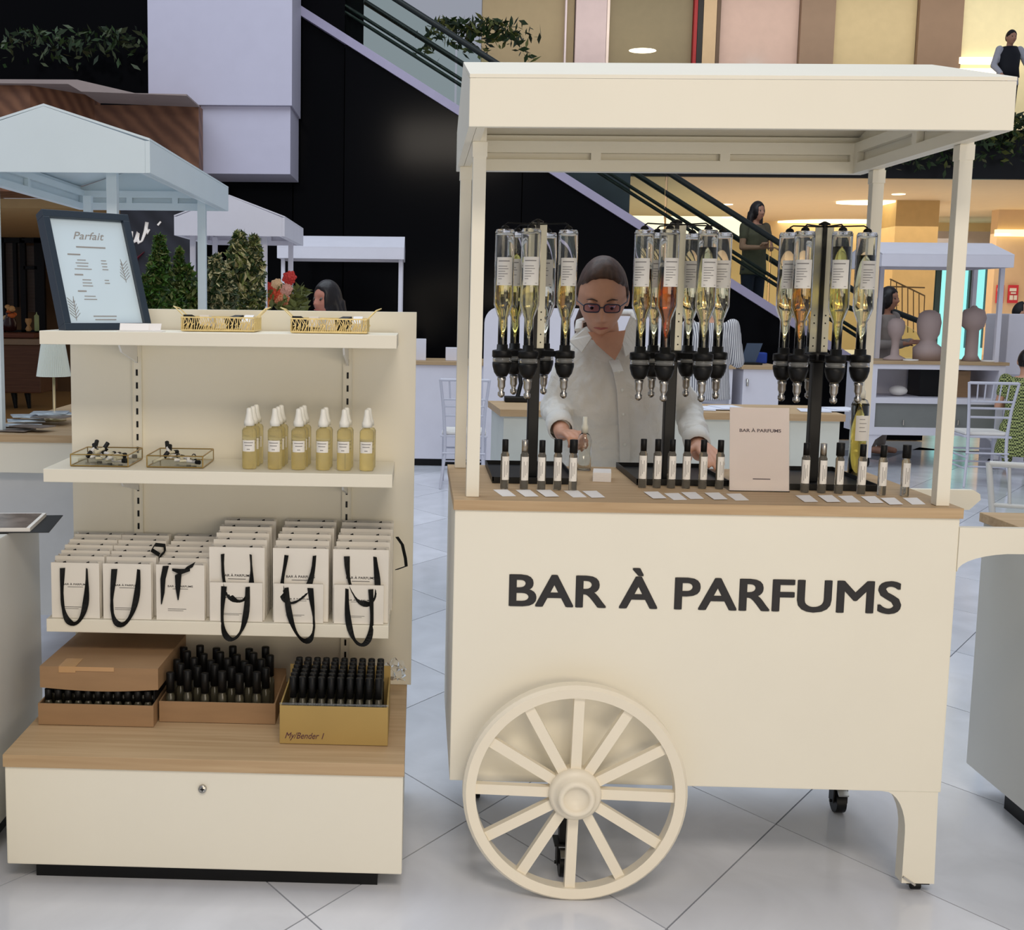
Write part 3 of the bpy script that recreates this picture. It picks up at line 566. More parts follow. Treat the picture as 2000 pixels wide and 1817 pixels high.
# near counter behind the cart
yn = 5.98; zn = W(1300, 805, Y=yn).z; x0, x1 = W(977, 805, Y=yn).x, W(1652, 810, Y=yn).x
t = thing('rear_counter', 'pale green-white counter with oak top directly behind the woman', 'counter', ((x0+x1)/2, yn+.3, 0))
xb0 = W(953, 783, Y=yn+.55).x
part(M().prism([(x0, yn), (x1, yn), (x1, yn+.55), (xb0, yn+.55)], 'xy', zn-.035, zn), 'worktop', OAK, t)
part(M().prism([(x0+.02, yn+.02), (x1-.02, yn+.02), (x1-.02, yn+.53), (xb0+.02, yn+.53)], 'xy', .08, zn-.0351), 'body', mat('pale_green_white', (212, 216, 208), .4), t)
part(M().box(x0+.08, x1-.08, yn+.06, yn+.5, 0, .0799), 'plinth', BLACK, t)
for k, (px, w_, l) in enumerate(((1385, 110, 'white papers on the rear counter between the two dispensers'), (1590, 120, 'white papers on the rear counter right of the sign'))):
    c = W(px, 795, Z=zn); w = w_/F_PX*c.y/2; m = M()
    for i in range(3): m.obox((c.x+(i-1)*w*.5, yn+.2+.03*i, zn+.003+.003*i), (w*.9, .2, .002), Euler((0, 0, .2*(i-1))))
    single(m, 'paper_sheets', mat('cool_paper', (226, 230, 242), .5), l, 'papers')
t = thing('card_machine', 'small black card terminal on the left end of the rear counter', 'device', tuple(W(1010, 785, Z=zn+.001)))
part(M().box(-.07, .07, -.04, .04, 0, .03, .006), 'base', BLACK, t, world=False); part(M().tube([(0, 0, .02), (.02, .02, .10), (.0, .05, .24)], .012, 8), 'stalk', BLACK, t, world=False)
# right foreground cabinet
t = thing('corner_cabinet', 'tall grey-white cabinet with oak top cut off by the right edge', 'cabinet', (2.1, 3.0, 0))
GW = mat('grey_white_cabinet', (204, 203, 196), .4, var=.01)
part(M().box(1.80, 2.5, 2.4, 3.76, .09, .885, .003), 'body', GW, t); part(M().box(1.79, 2.5, 2.39, 3.77, .8855, .915, .002), 'worktop', OAK, t)
part(M().box(1.86, 2.45, 2.5, 3.62, 0, .0899), 'plinth', BLACK, t)
# left foreground cabinet
t = thing('side_cabinet', 'grey-white cabinet cut off by the left edge with a magazine on top', 'cabinet', (-1.5, 3.0, 0))
zL = W(78, 1008, X=-1.15).z
part(M().box(-1.75, -1.15, 2.5, 3.52, .09, zL, .004), 'body', GW, t); part(M().box(-1.7, -1.2, 2.55, 3.45, 0, .0899), 'plinth', BLACK, t)
p = W(40, 1000, Z=zL+.012)
t = thing('magazine', 'glossy magazine lying open on the left cabinet', 'magazine', (-1.275, 3.36, zL+.0035), .12)
m = M(); m.box(-.2, .17, -.12, .12, 0, .012); part(m, 'pages', PAPER, t, world=False)
m = M(); m.add([(-.2, -.12, .0125), (.16, -.12, .0125), (.16, .11, .0125), (-.2, .11, .0125)], [(0, 1, 2, 3)]); part(m, 'cover_photo', mat('magazine_photo', (112, 104, 98), .25, var=.5, scale=14), t, world=False, label='dark printed cover photo')
m = M(); m.obox((.0, 0, -.0), (.44, .27, .002), Euler((0, 0, .03))); m.xf(Matrix.Translation((0, 0, .0))); part(m, 'dark_backing', MATTE, t, world=False)
# ------------------------------------------------------------------ display stand
BEFORE = {o.name for o in bpy.data.objects}
DS = thing('display_stand', 'cream shelving stand with oak plinth cabinet and slotted back panel', 'display stand', (-.4, 2.42, 0))
bx0, bx1 = -.791, -.0145; ZW = .676
part(M().box(bx0+.002, bx1-.002, 2.176, 2.66, .452, .6509, .003), 'base_cabinet', CREAM, DS)
part(M().box(bx0, bx1, 2.171, 2.665, .651, ZW, .0015), 'worktop', OAK, DS, 'light oak top')
part(M().box(bx0+.05, bx1-.05, 2.205, 2.62, .4152, .4519), 'plinth', BLACK, DS)
p = W(395, 1543, Y=2.17)
lk = part(M().lathe([(0, 0), (.008, 0), (.008, -.004), (.0075, -.005), (0, -.005)], 20, (p.x, 2.1745, p.z), 'y'), 'lock', STEEL, DS)
part(M().box(p.x-.001, p.x+.001, 2.1685, 2.1693, p.z-.004, p.z+.004).box(p.x-.004, p.x+.004, 2.1685, 2.1693, p.z-.001, p.z+.001), 'keyhole', BLACK, lk)
part(M().box(bx0+.006, W(811, 800, Y=2.645).x, 2.646, 2.672, ZW+.0005, 1.532, .001), 'back_panel', CREAM, DS)
RAILX = [W(268, 760, Y=2.64).x, W(679, 760, Y=2.64).x]
for x in RAILX:
    r = part(M().box(x-.009, x+.009, 2.6385, 2.6455, ZW+.02, 1.47).box(x-.0105, x-.009, 2.6365, 2.6455, ZW+.02, 1.47).box(x+.009, x+.0105, 2.6365, 2.6455, ZW+.02, 1.47), 'slotted_rail', CREAM, DS)
    for k in range(24):
        z = .74+k*.0292; part(M().box(x-.0022, x+.0022, 2.6372, 2.6384, z, z+.014), 'slot', BLACK, r)
SH_Z = (1.486, 1.197, .874); SX = ((-.786, -.045), (-.784, -.050), (-.784, -.054))
for z, (a, b) in zip(SH_Z, SX):
    s_ = part(M().box(a, b, 2.433, 2.637, z-.028, z, .0015), 'shelf', CREAM, DS)
    for x in RAILX:
        part(M().prism([(2.48, z-.0285), (2.6365, z-.0285), (2.6365, z-.075), (2.62, z-.07), (2.50, z-.045)], 'yz', x-.002, x+.002), 'bracket', WHITE, s_)
# ---- framed menu
c = Vector((-.741, 2.468, SH_Z[0]+.001)); rz = math.radians(43); lean = math.radians(22)
t = thing('framed_menu', 'dark blue framed menu card leaning at the left end of the top shelf', 'picture frame', tuple(c), rz)
MT = Matrix.Rotation(-lean, 4, 'X'); FW, FH, FT = .208, .276, .03
def fr(m): return m.xf(MT)
NAVY = mat('navy_frame', (38, 50, 62), .35, var=.02)
m = M(); e = .016
m.box(0, FW, -.0, FT, 0, e, .001).box(0, FW, -.0, FT, FH-e, FH, .001).box(0, e, -.0, FT, e, FH-e, .001).box(FW-e, FW, -.0, FT, e, FH-e, .001)
part(fr(m), 'frame', NAVY, t, world=False)
MENU = mat('menu_sheet', (208, 226, 236), .12, spec=.8, var=.02)
part(fr(M().box(e, FW-e, .010, .016, e, FH-e)), 'menu_sheet', MENU, t, world=False)
m = M(); R90 = Matrix.Rotation(PI/2, 4, 'X'); rl = random.Random(3)
m.text('Parfait', Matrix.Translation((FW/2, .0095, FH-.062)) @ R90, .025, .0003, shear=.4, width=.075)
def lines(m, x, z, ws, gap, h=.0022):
    for k, w_ in enumerate(ws): m.box(x-w_/2, x+w_/2, .0093, .0099, z-k*gap, z-k*gap+h)
lines(m, FW/2, FH-.082, [.07], .008, .003); lines(m, .06, FH-.10, [.03], .008, .003); lines(m, .075, FH-.112, [.02, .03, .026, .04], .007, .0016); lines(m, .128, FH-.112, [.012, .014, .012, .014], .007, .0016)
lines(m, .062, FH-.147, [.02], .008, .003); lines(m, .078, FH-.158, [.02, .022, .024], .007, .0016); lines(m, .126, FH-.158, [.01, .012], .007, .0016)
lines(m, .062, FH-.185, [.02], .008, .003); lines(m, .078, FH-.196, [.026, .03], .007, .0016); lines(m, FW/2, .034, [.055, .05], .008, .002)
for bx_, bz_, sgn in ((.035, .03, 1), (FW-.035, .12, -1)):
    for k in range(6):
        a = math.radians(60+k*14)*sgn; m.tube([(bx_, .0094, bz_+k*.007), (bx_+sgn*.014*math.cos(a*.6), .0094, bz_+k*.007+.012)], .0006, 4); m.tube([(bx_, .0094, bz_+k*.007), (bx_-sgn*.012, .0094, bz_+k*.007+.012)], .0006, 4)
    m.tube([(bx_, .0094, bz_-.005), (bx_+.003*sgn, .0094, bz_+.05)], .0006, 4)
part(fr(m), 'printing', INKG, t, 'thin grey script and lists', world=False, kind='stuff')
part(fr(M().box(e, FW-e, .0166, FT-.002, e, FH-e)), 'backing', BLACK, t, world=False)
part(M().prism([(.05+.0, 0), (.052, 0), (.15, .002), (.115, .17)], 'yz', FW/2-.02, FW/2+.02), 'easel_back', BLACK, t, world=False)
# papers by frame
c = W(262, 641, Y=2.46)
t = single(M().obox((c.x, 2.462, SH_Z[0]+.0095), (.06, .001, .017), Euler((-.6, 0, .1))).obox((c.x+.035, 2.47, SH_Z[0]+.0095), (.04, .001, .016), Euler((-.5, 0, -.1))).box(c.x-.035, c.x+.06, 2.455, 2.49, SH_Z[0]+.0003, SH_Z[0]+.0018), 'place_card', CARD, 'small folded white price card in front of the framed menu', 'card')
# ---- gold lattice trays on top shelf
def gold_tray(px0, px1, yf, label, dpt=.115, rzz=0):
    a = W(px0, 648, Y=yf).x; b = W(px1, 650, Y=yf).x; w_ = b-a
    t = thing('gold_tray', label, 'tray', ((a+b)/2, yf+dpt/2, SH_Z[0]+.001), rzz, 'gold lattice trays on the top shelf')
    h = .03; m = M(); W2, D2 = w_/2, dpt/2
    for z in (.001, h-.002):
        m.box(-W2, W2, -D2-.001, -D2+.001, z, z+.003).box(-W2, W2, D2-.001, D2+.001, z, z+.003).box(-W2-.001, -W2+.001, -D2, D2, z, z+.003).box(W2-.001, W2+.001, -D2, D2, z, z+.003)
    part(m, 'rim', GOLD, t, world=False)
    m = M(); rr_ = random.Random(int(px0)); n = int(w_/.0045)
    for k in range(n):
        x = -W2+w_*k/n
        for sgn, yy in ((1, -D2), (-1, D2)):
            ph = rr_.uniform(-.004, .004); m.tube([(x, yy, .003), (x+ph+.003, yy, h/2), (x-ph, yy, h-.001)], .0011, 4)
        if k % 2: m.tube([(x, -D2, h*.35+ph), (x+.007, -D2, h*.7-ph)], .001, 4)
    for k in range(int(dpt/.006)):
        y = -D2+k*.006
        for xx in (-W2, W2): m.tube([(xx, y, .003), (xx, y+.003, h-.001)], .0011, 4)
    part(m, 'lattice', GOLD, t, world=False)
    part(M().box(-W2+.001, W2-.001, -D2+.001, D2-.001, 0, .0012), 'floor', GOLD, t, world=False)
    for s_ in (-1, 1): part(M().tube([(s_*W2, -.02, h), (s_*(W2+.018), -.02, h+.018), (s_*(W2+.028), 0, h+.022), (s_*(W2+.018), .02, h+.018), (s_*W2, .02, h)], .0014, 6), 'handle', GOLD, t, world=False)
    for k in range(5):
        x = -W2*.8+k*W2*.38; t2 = single(M().obox(((a+b)/2+x, yf+dpt/2, SH_Z[0]+.018+.003*(k % 2)), (.02, .07, .022), Euler((.1*(k-2), 0, .2*(k % 3-1)))), 'sample_box', MATTE if k in (0, 3) else CARD, ('dark','white')[k not in (0, 3)]+' sample packet in the '+('left' if px0 < 500 else 'right')+' gold lattice tray, '+('first', 'second', 'third', 'fourth', 'fifth')[k]+' from the left', 'packet', 'packets in the gold trays')
gold_tray(354, 496, 2.50, 'gold lattice tray with looped handles beside the framed menu'); gold_tray(568, 716, 2.47, 'gold lattice tray with looped handles at the right of the top shelf')
# ---- glass trays on second shelf
BRASS = mat('brass_edge', (176, 146, 84), .3, .9, var=.05)
def glass_tray(px0, px1, label, nsticks, seed):
    yf = 2.475; a = W(px0, 907, Y=yf).x; b = W(px1, 909, Y=yf).x; dpt = .13; sk = .0
    z0 = SH_Z[1]+.001; h = .025
    t = thing('glass_tray', label, 'tray', ((a+b)/2, yf+dpt/2, z0), 0, 'brass edged glass trays')
    m = M()
    P = [(a, yf), (b, yf), (b, yf+dpt), (a, yf+dpt)]
    for k in range(4):
        p, q_ = P[k], P[(k+1) % 4]
        for z in (z0+.001, z0+h): m.tube([(p[0], p[1], z), (q_[0], q_[1], z)], .0014, 5)
        m.tube([(p[0], p[1], z0+.001), (p[0], p[1], z0+h)], .0014, 5)
    part(m, 'brass_frame', BRASS, t)
    part(M().box(a+.001, b-.001, yf+.001, yf+dpt-.001, z0, z0+.001), 'mirror_base', mat('mirror_base', (150, 148, 140), .2, .8), t)
    for k in range(4):
        p, q_ = P[k], P[(k+1) % 4]; part(M().box(min(p[0], q_[0])-.0004, max(p[0], q_[0])+.0004, min(p[1], q_[1])-.0004, max(p[1], q_[1])+.0004, z0+.002, z0+h-.002), 'glass_side', mat('thin_glass', (250, 252, 250), .05, trans=1, ior=1.1), t)
    rg = random.Random(seed); vt = None
    for k in range(nsticks):
        x = a+.012+(b-a-.024)*((k*.618) % 1); y = yf+.02+.09*((k*.377) % 1); ang = rg.uniform(-.7, .7)+(PI/2 if k % 3 else 0); z = z0+.009+.006*(k % 3)
        d = Vector((math.cos(ang), math.sin(ang), 0)); L_ = .018; c_ = Vector((min(max(x, a+.024), b-.024), min(max(y, yf+.024), yf+dpt-.024), z))
        up = k % 5 == 0
        v_ = thing('sample_vial', 'tiny sample vial with black stopper lying in the '+('left' if seed == 1 else 'right')+' brass edged glass tray', 'vial', tuple(c_), 0, 'sample vials in the '+('left' if seed == 1 else 'right')+' glass tray')
        e1 = c_-d*L_; e2 = c_+d*L_+(Vector((0, 0, .02)) if up else Vector())
        part(M().tube([e1, c_+(e2-c_)*.4], .0038, 7), 'tube', CARD if k % 2 else mat('vial_glass', (214, 206, 180), .2), v_)
        part(M().tube([c_+(e2-c_)*.45, e2], .0048, 7), 'stopper', MATTE, v_)
glass_tray(138, 250, 'brass edged glass tray heaped with black stoppered sample vials', 22, 1); glass_tray(287, 396, 'brass edged glass tray with few sample vials, right of the heaped one', 11, 2)
# ---- spray bottles
LIQ = mat('pale_yellow_liquid', (246, 236, 192), .05, trans=.8, ior=1.2)
def spray(loc, h=.130, r=.0155):
    t = thing('spray_bottle', 'x', 'bottle', loc, 0)
    k = h/.130; hb = .088*k
    part(M().lathe([(0, .0005), (r*.9, .0005), (r, .003), (r, hb-.006), (r*.8, hb-.001), (r*.45, hb), (r*.45, hb+.004), (0, hb+.004)], 20), 'bottle', LIQ, t, world=False)
    part(M().lathe([(0, hb+.004), (r*.72, hb+.004), (r*.72, hb+.014*k), (r*.6, hb+.017*k), (r*.42, hb+.03*k), (r*.36, h-.002), (r*.2, h), (0, h)], 16), 'spray_cap', CAPW, t, world=False)
    m = M(); lab(m, r+.0004, -2.5, -.65, .038*k, .062*k, 0); m.m = 1
    for zz_, w_ in ((.057, .9), (.051, .7), (.043, .3)): lab(m, r+.0007, -1.57-w_*.7, -1.57+w_*.7, zz_*k-.001, zz_*k+.0008, 0)
    part(m, 'label_sticker', [PAPER, INKG], t, world=False); return t
def lab(m, r, a0, a1, z0, z1, _, n=10):
    vs = []
    for i in range(n+1): a = a0+(a1-a0)*i/n; vs += [(r*math.cos(a), r*math.sin(a), z0), (r*math.cos(a), r*math.sin(a), z1)]
    m.add(vs, [[2*i, 2*i+2, 2*i+3, 2*i+1] for i in range(n)], True)
sp0 = None; ordn = ('first', 'second', 'third', 'fourth', 'fifth', 'sixth')
for k, px in enumerate((487, 537, 583, 631, 672, 716)):
    for r_ in range(3 if k < 3 else 2):
        y = 2.487+.04*r_; x = W(px, 915, Y=2.487).x+.002*r_; l = '%s spray bottle from the left on the second shelf, %s row, white cap' % (ordn[k], ('front', 'second', 'back')[r_])
        if sp0 is None: sp0 = spray((x, y, SH_Z[1]+.0005)); sp0['group'] = 'yellow spray bottles on the second shelf'; sp0['label'] = l
        else: dup(sp0, (x, y, SH_Z[1]+.0005), rz=rng.uniform(-.15, .15), label=l)
# ---- paper bags
def bag(w_, h, d, name='gift_bag'):
    t = thing(name, 'x', 'bag', (0, 0, 0), 0); x = w_/2; m = M(); e = .0004; g2 = d*.30
    # gusseted body open at the top: front, back, sides pinched at mid depth
    m.add([(-x, 0, 0), (x, 0, 0), (x, 0, h), (-x, 0, h), (-x, d, 0), (x, d, 0), (x, d, h), (-x, d, h), (-x+g2, d/2, h), (x-g2, d/2, h), (-x+e, d/2, 0), (x-e, d/2, 0)],
          [(0, 1, 2, 3), (5, 4, 7, 6), (0, 3, 8, 10), (10, 8, 7, 4), (1, 11, 9, 2), (11, 5, 6, 9), (0, 10, 4, 5, 11, 1)])
    m.add([(-x+e, e*2, h*.9), (x-e, e*2, h*.9), (x-e, e*2, h+e), (-x+e, e*2, h+e)], [(3, 2, 1, 0)])
    part(m, 'paper_body', BAGP, t, world=False)
    return t
def bag_print(t, w_, h):
    m = M(); R_ = Matrix.Rotation(PI/2, 4, 'X')
    m.text('BAR À PARFUMS', Matrix.Translation((0, -.0004, h*.60)) @ R_, .01, .0001, off=.01, width=w_*.52, height=h*.042)
    m.box(-w_*.16, w_*.16, -.0005, -.0002, h*.565, h*.572).box(-w_*.26, w_*.12, -.0005, -.0002, h*.20, h*.207).box(-w_*.26, w_*.06, -.0005, -.0002, h*.17, h*.176)
    part(m, 'printing', INK, t, world=False, kind='stuff')
def loop_ribbon(t, w_, h, kind, rgx, drop):
    """black satin handles; drop = how far the loop hangs below its holes"""
    m = M(); hz = h*.91; hx = w_*.24; bw = .0125
    if kind == 'front':
        n = 26; pts = []; ws = []
        j1, j2 = rgx.uniform(-.2, .2), rgx.uniform(-.12, .12)
        for i in range(n+1):
            a = PI*i/n; xx = -hx*1.05*math.cos(a)*(1+.25*math.sin(a)); zz_ = hz-drop*(max(0, math.sin(a))**.75)
            pts.append((xx+j1*w_*math.sin(a)*.9, -.003-.010*math.sin(a), zz_)); tw = 1.5*math.sin(2.2*a+j2*30)+.2
            tang = Vector((math.sin(a), 0, -math.cos(a)*1.2)); nrm = Vector((math.cos(a)*drop*.9, 0, hx*math.sin(a)+1e-5)).normalized()
            ww = bw*(.3+.75*abs(math.cos(tw))); ws.append(nrm*ww + Vector((0, bw*.5*math.sin(tw), 0)))
        m.ribbon(pts, ws)
    else:
        n = 14; pts = []; ws = []
        for i in range(n+1):
            a = PI*i/n; pts.append((-hx*math.cos(a), d_*.4+.006*math.sin(a), hz+.02*math.sin(a) if kind == 'up' else hz-.05*math.sin(a))); ws.append(Vector((0, .006, .004)))
        m.ribbon(pts, ws)
    return part(m, 'ribbon_handle', SATIN, t, world=False)
def inner_stubs(t, w_, h, d):
    hx = w_*.24
    for s_ in (-1, 1): part(M().ribbon([(s_*hx, .001, h*.9), (s_*hx*1.02, d*.35, h*1.005), (s_*hx*.9, d*.55, h*.9)], [Vector((.006, 0, .002))]*3), 'ribbon_stub', SATIN, t, world=False)
rb = random.Random(11); gS = 'small white paper bags at the left of the third shelf'; gB = 'tall white paper bags at the right of the third shelf'
Zs = SH_Z[2]+.0008; d_ = .02
sm = bag(.107, .122, .024); inner_stubs(sm, .107, .122, .024)
first = True; colS = [W(147, 1150, Y=2.44).x, W(248, 1150, Y=2.44).x, W(352, 1150, Y=2.44).x]
names = ('left', 'middle', 'right'); rows = ('front', 'second', 'third', 'fourth', 'fifth', 'sixth', 'back')
for c_ in range(3):
    for r_ in range(6):
        y = 2.441+.0325*r_; x = colS[c_]+.001*r_; lift = .012*r_ if r_ else 0
        lb = 'small white paper bag, %s row of the %s stack on the third shelf' % (rows[r_], names[c_])
        if r_ == 0:
            b_ = bag(.103, .120, .026); bag_print(b_, .103, .120); inner_stubs(b_, .103, .120, .026)
            b_.location = (x, y, Zs); b_['label'] = 'small white paper bag, front of the %s stack, black ribbon hanging in front' % names[c_]; b_['group'] = gS
            if c_ < 2: loop_ribbon(b_, .103, .120, 'front', rb, .118)
            else:
                m = M(); hh = .12
                m.ribbon([(-.03, -.002, .118), (-.036, -.004, .09), (-.037, -.004, .06), (-.04, -.003, .035)], [Vector((.013, 0, .001)), Vector((.011, 0, 0)), Vector((.008, 0, 0)), Vector((.002, 0, 0))])
                m.ribbon([(.03, -.002, .122), (.01, -.004, .112), (-.003, -.006, .10), (-.004, -.005, .07), (-.004, -.004, .045)], [Vector((.006, 0, .012)), Vector((.01, 0, .01)), Vector((.014, 0, .002)), Vector((.010, 0, 0)), Vector((.002, 0, 0))])
                m.ribbon([(-.016, -.005, .111), (.002, -.007, .107), (.022, -.005, .111)], [Vector((0, 0, .005)), Vector((0, 0, .012)), Vector((0, 0, .005))])
                part(m, 'ribbon_handle', SATIN, b_, world=False)
        else:
            lift = 0.0
            if first: sm.location = (x, y, Zs); sm['label'] = lb; sm['group'] = gS; first = False; o = sm
            else: o = dup(sm, (x+rb.uniform(-.003, .003), y, Zs), label=lb)
            o.scale = (1, 1, 1+.045*r_)
m = M(); c0 = W(312, 1070, Y=2.50)
tl = single(M().ribbon([(c0.x-.0, 2.497, c0.z-.016), (c0.x-.016, 2.492, c0.z-.004), (c0.x-.008, 2.49, c0.z+.008), (c0.x+.012, 2.492, c0.z+.006), (c0.x+.012, 2.497, c0.z-.008), (c0.x, 2.5, c0.z-.02)], [Vector((.002, .006, .006))]*6, .001), 'ribbon_loop', SATIN, 'black ribbon loop standing up among the small paper bags', 'ribbon')
colB = [W(461, 1130, Y=2.44).x, W(586, 1130, Y=2.44).x, W(704, 1130, Y=2.44).x]
bg_ = bag(.115, .160, .028); inner_stubs(bg_, .115, .160, .028); fb = True
for c_ in range(3):
    for r_ in range(5):
        y = 2.452+.036*r_; x = colB[c_]+.002*r_
        lb = 'tall white paper bag, %s row of the %s stack on the third shelf' % (rows[r_], names[c_])
        if r_ == 0:
            b_ = bag(.118, .158, .03); bag_print(b_, .118, .158); inner_stubs(b_, .118, .158, .03); b_.location = (x, y, Zs); b_['label'] = 'tall white paper bag, front of the %s tall stack, black ribbon in front' % names[c_]; b_['group'] = gB
            loop_ribbon(b_, .118, .158, 'front', rb, .10)
        else:
            if fb: bg_.location = (x, y, Zs); bg_['label'] = lb; bg_['group'] = gB; fb = False; o = bg_
            else: o = dup(bg_, (x+rb.uniform(-.003, .003), y, Zs), label=lb)
            o.scale = (1, 1, 1+.045*r_)
for c_ in range(3):
    b_ = bag(.105 if c_ else .112, .084, .009); h = .084; bag_print(b_, .105, h); b_.location = (colB[c_]-(.003 if c_ else .0), 2.4405, Zs)
    b_['label'] = 'low white paper bag before the %s tall stack, ribbon hanging below the shelf' % names[c_]; b_['group'] = 'low paper bags in front of the tall stacks'
    loop_ribbon(b_, .10, h, 'front', rb, .112 if c_ != 2 else .118)
a = W(775, 1060, Y=2.5)
single(M().ribbon([(a.x, 2.50, a.z+.012), (a.x+.012, 2.50, a.z-.005), (a.x+.019, 2.50, a.z-.035), (a.x+.021, 2.50, a.z-.052), (a.x+.0, 2.50, a.z-.06)], [Vector((.006, .004, 0))]*5, .0008), 'ribbon_loop', SATIN, 'black ribbon loop sticking out right of the tall paper bags', 'ribbon')
# ---- boxes on the oak top
def open_box(px0, px1, yf, h, dpt, mt, label, y_px=1420):
    a = W(px0, y_px, Y=yf).x; b = W(px1, y_px, Y=yf).x; t = thing('cardboard_box', label, 'box', ((a+b)/2, yf+dpt/2, ZW+.001)); th = .003; z0 = ZW+.001
    part(M().box(a, b, yf, yf+th, z0, z0+h, .0006), 'front_wall', mt, t)
    m = M().box(a, b, yf+dpt-th, yf+dpt, z0, z0+h*1.3).box(a, a+th, yf+th, yf+dpt-th, z0, z0+h).box(b-th, b, yf+th, yf+dpt-th, z0, z0+h).box(a+th, b-th, yf+th, yf+dpt-th, z0, z0+.002)
    part(m, 'walls', mt, t); return t, a, b
tA, a1, b1 = open_box(75, 300, 2.335, .045, .17, KRAFT, 'brown kraft box under the taped lid, dark vials inside')
tB, a2_, b2_ = open_box(311, 538, 2.368, .044, .20, KRAFT, 'middle brown kraft box full of black capped roll-on bottles', 1415)
tC, a3, b3 = open_box(546, 757, 2.262, .078, .20, KRAFT2, 'mustard cardboard box with handwriting, black capped vials inside', 1457)
m = M(); m.text('My/Bender 1', Matrix.Translation((a3+.011, 2.2615, ZW+.012)) @ R90, .018, .0002, shear=.35, align='LEFT', width=.078)
part(m, 'handwriting', mat('purple_marker', (84, 44, 60), .6, var=0), tC, 'purple handwritten note')
# lid box on the left one, slightly sagging
za_ = ZW+.074; m = M(); n = 10; x0, x1 = a1+.002, b1+.008
top = za_+.048; vs = []
for i in range(n+1):
    x = x0+(x1-x0)*i/n; sag = .006*math.sin(PI*i/n)
    for y in (2.345, 2.60): vs += [(x+(y-2.345)*.03, y, za_-sag+.003), (x+(y-2.345)*.03, y, top)]
m.add(vs, [f for i in range(n) for f in ([4*i, 4*i+4, 4*i+5, 4*i+1], [4*i+2, 4*i+3, 4*i+7, 4*i+6], [4*i+1, 4*i+5, 4*i+7, 4*i+3], [4*i, 4*i+2, 4*i+6, 4*i+4])] + [[0, 1, 3, 2], [4*n, 4*n+2, 4*n+3, 4*n+1]])
TL = thing('taped_box', 'closed kraft box with glossy tape lying on the dark vials at the left', 'box', ((x0+x1)/2, 2.47, za_))
part(m, 'carton', KRAFT, TL)
part(M().box(x0+.04, x0+.075, 2.3435, 2.3445, top-.012, top+.0008).box(x0+.04, x0+.075, 2.344, 2.40, top+.0002, top+.001).box(x0+.075, x0+.155, 2.3435, 2.3445, top-.008, top+.0008), 'packing_tape', mat('glossy_tape', (190, 150, 104), .15), TL)
part(M().box(a2_-.012, a2_-.009, 2.37, 2.50, ZW+.012, ZW+.10).xf(Matrix.Identity(4)), 'dark_flap', MATTE, tB)
def vial(loc, h, r, cap, glassm, lbl, grp, labelled=False, capm=None, capr=.92, capn=14):
    t = thing('roll_on_bottle', lbl, 'bottle', loc, 0, grp)
    part(M().lathe([(0, .0004), (r*.92, .0004), (r, .002), (r, h-cap-.008), (r*.7, h-cap-.002), (r*.7, h-cap), (0, h-cap)], capn), 'bottle', glassm, t, world=False)
    part(M().lathe([(0, h-cap), (r*capr, h-cap), (r*capr, h-.001), (r*capr*.9, h), (0, h)], capn), 'cap', capm or BLACK, t, world=False)
    return t
DG = mat('dark_vial_glass', (70, 66, 52), .12, var=.2); v0 = None
gM = 'black capped bottles in the middle kraft box'; ORD = ('first', 'second', 'third', 'fourth', 'fifth', 'sixth', 'seventh', 'eighth', 'ninth', 'tenth', 'last')
for r_ in range(5):
    for c_ in range(6):
        x = a2_+.020+(b2_-a2_-.04)*(c_+.5*(r_ % 2)*.8)/5.6; y = 2.387+.036*r_; tall = (r_+c_) % 2
        lb = 'black capped bottle in the middle kraft box, %s row, %s from the left' % (('front', 'second', 'third', 'fourth', 'back')[r_], ORD[c_])
        if v0 is None: v0 = vial((x, y, ZW+.0035), .098, .0095, .042, DG, lb, gM, capn=10); o = v0
        else: o = dup(v0, (x, y, ZW+.0035), label=lb)
        o.scale = (1, 1, 1+.03*r_+.05*tall)
gR = 'black capped vials in the mustard box'; v1 = None
for r_ in range(6):
    for c_ in range(10):
        x = a3+.024+(b3-a3-.044)*c_/9; y = 2.285+.026*r_
        lb = 'black capped vial in the mustard box, %s row, %s from the left' % (('front', 'second', 'third', 'fourth', 'fifth', 'back')[r_], ORD[c_])
        if v1 is None: v1 = vial((x, y, ZW+.0035), .128, .0078, .042, DG, lb, gR, capn=8)
        else: dup(v1, (x, y, ZW+.0035), label=lb)
gL = 'dark vials under the taped box'; v2 = None
for r_ in range(3):
    for c_ in range(11):
        x = a1+.016+(b1-a1-.032)*c_/10; y = 2.355+.045*r_
        lb = 'dark glass vial under the taped box, %s row, %s from the left' % (('front', 'middle', 'back')[r_], ORD[c_])
        if v2 is None: v2 = vial((x, y, ZW+.0035), .068, .0085, .022, DG, lb, gL, capn=8)
        else: dup(v2, (x, y, ZW+.0035), label=lb)
PL = mat('clear_film', (240, 244, 248), .12, trans=.9, ior=1.1)
a = W(783, 1310, Y=2.5); m = M(); rf_ = random.Random(5); vs = []
for i in range(9):
    for j in range(9): vs.append((a.x-.035+.045*i/8+rf_.uniform(-.004, .004), 2.52+rf_.uniform(-.012, .012), a.z-.03+.05*j/8*(1-.5*abs(i-4)/8)))
m.add(vs, [[i*9+j, i*9+j+1, (i+1)*9+j+1, (i+1)*9+j] for i in range(8) for j in range(8)]); single(m, 'plastic_film', PL, 'crumpled clear plastic film beside the mustard box', 'film')
m = M(); m.box(a3-.001, b3+.001, 2.27, 2.271, ZW+.078, ZW+.082); part(m, 'plastic_liner', PL, tC)
# stand and contents fitted too near; scaled up about the camera, onto the floor
KD = 1.366
for o in [o for o in bpy.data.objects if o.parent is None and o.name not in BEFORE]:
    l = o.location; o.location = (l.x*KD, l.y*KD, l.z*KD + .0005 - .567); o.scale = [c_*KD for c_ in o.scale]
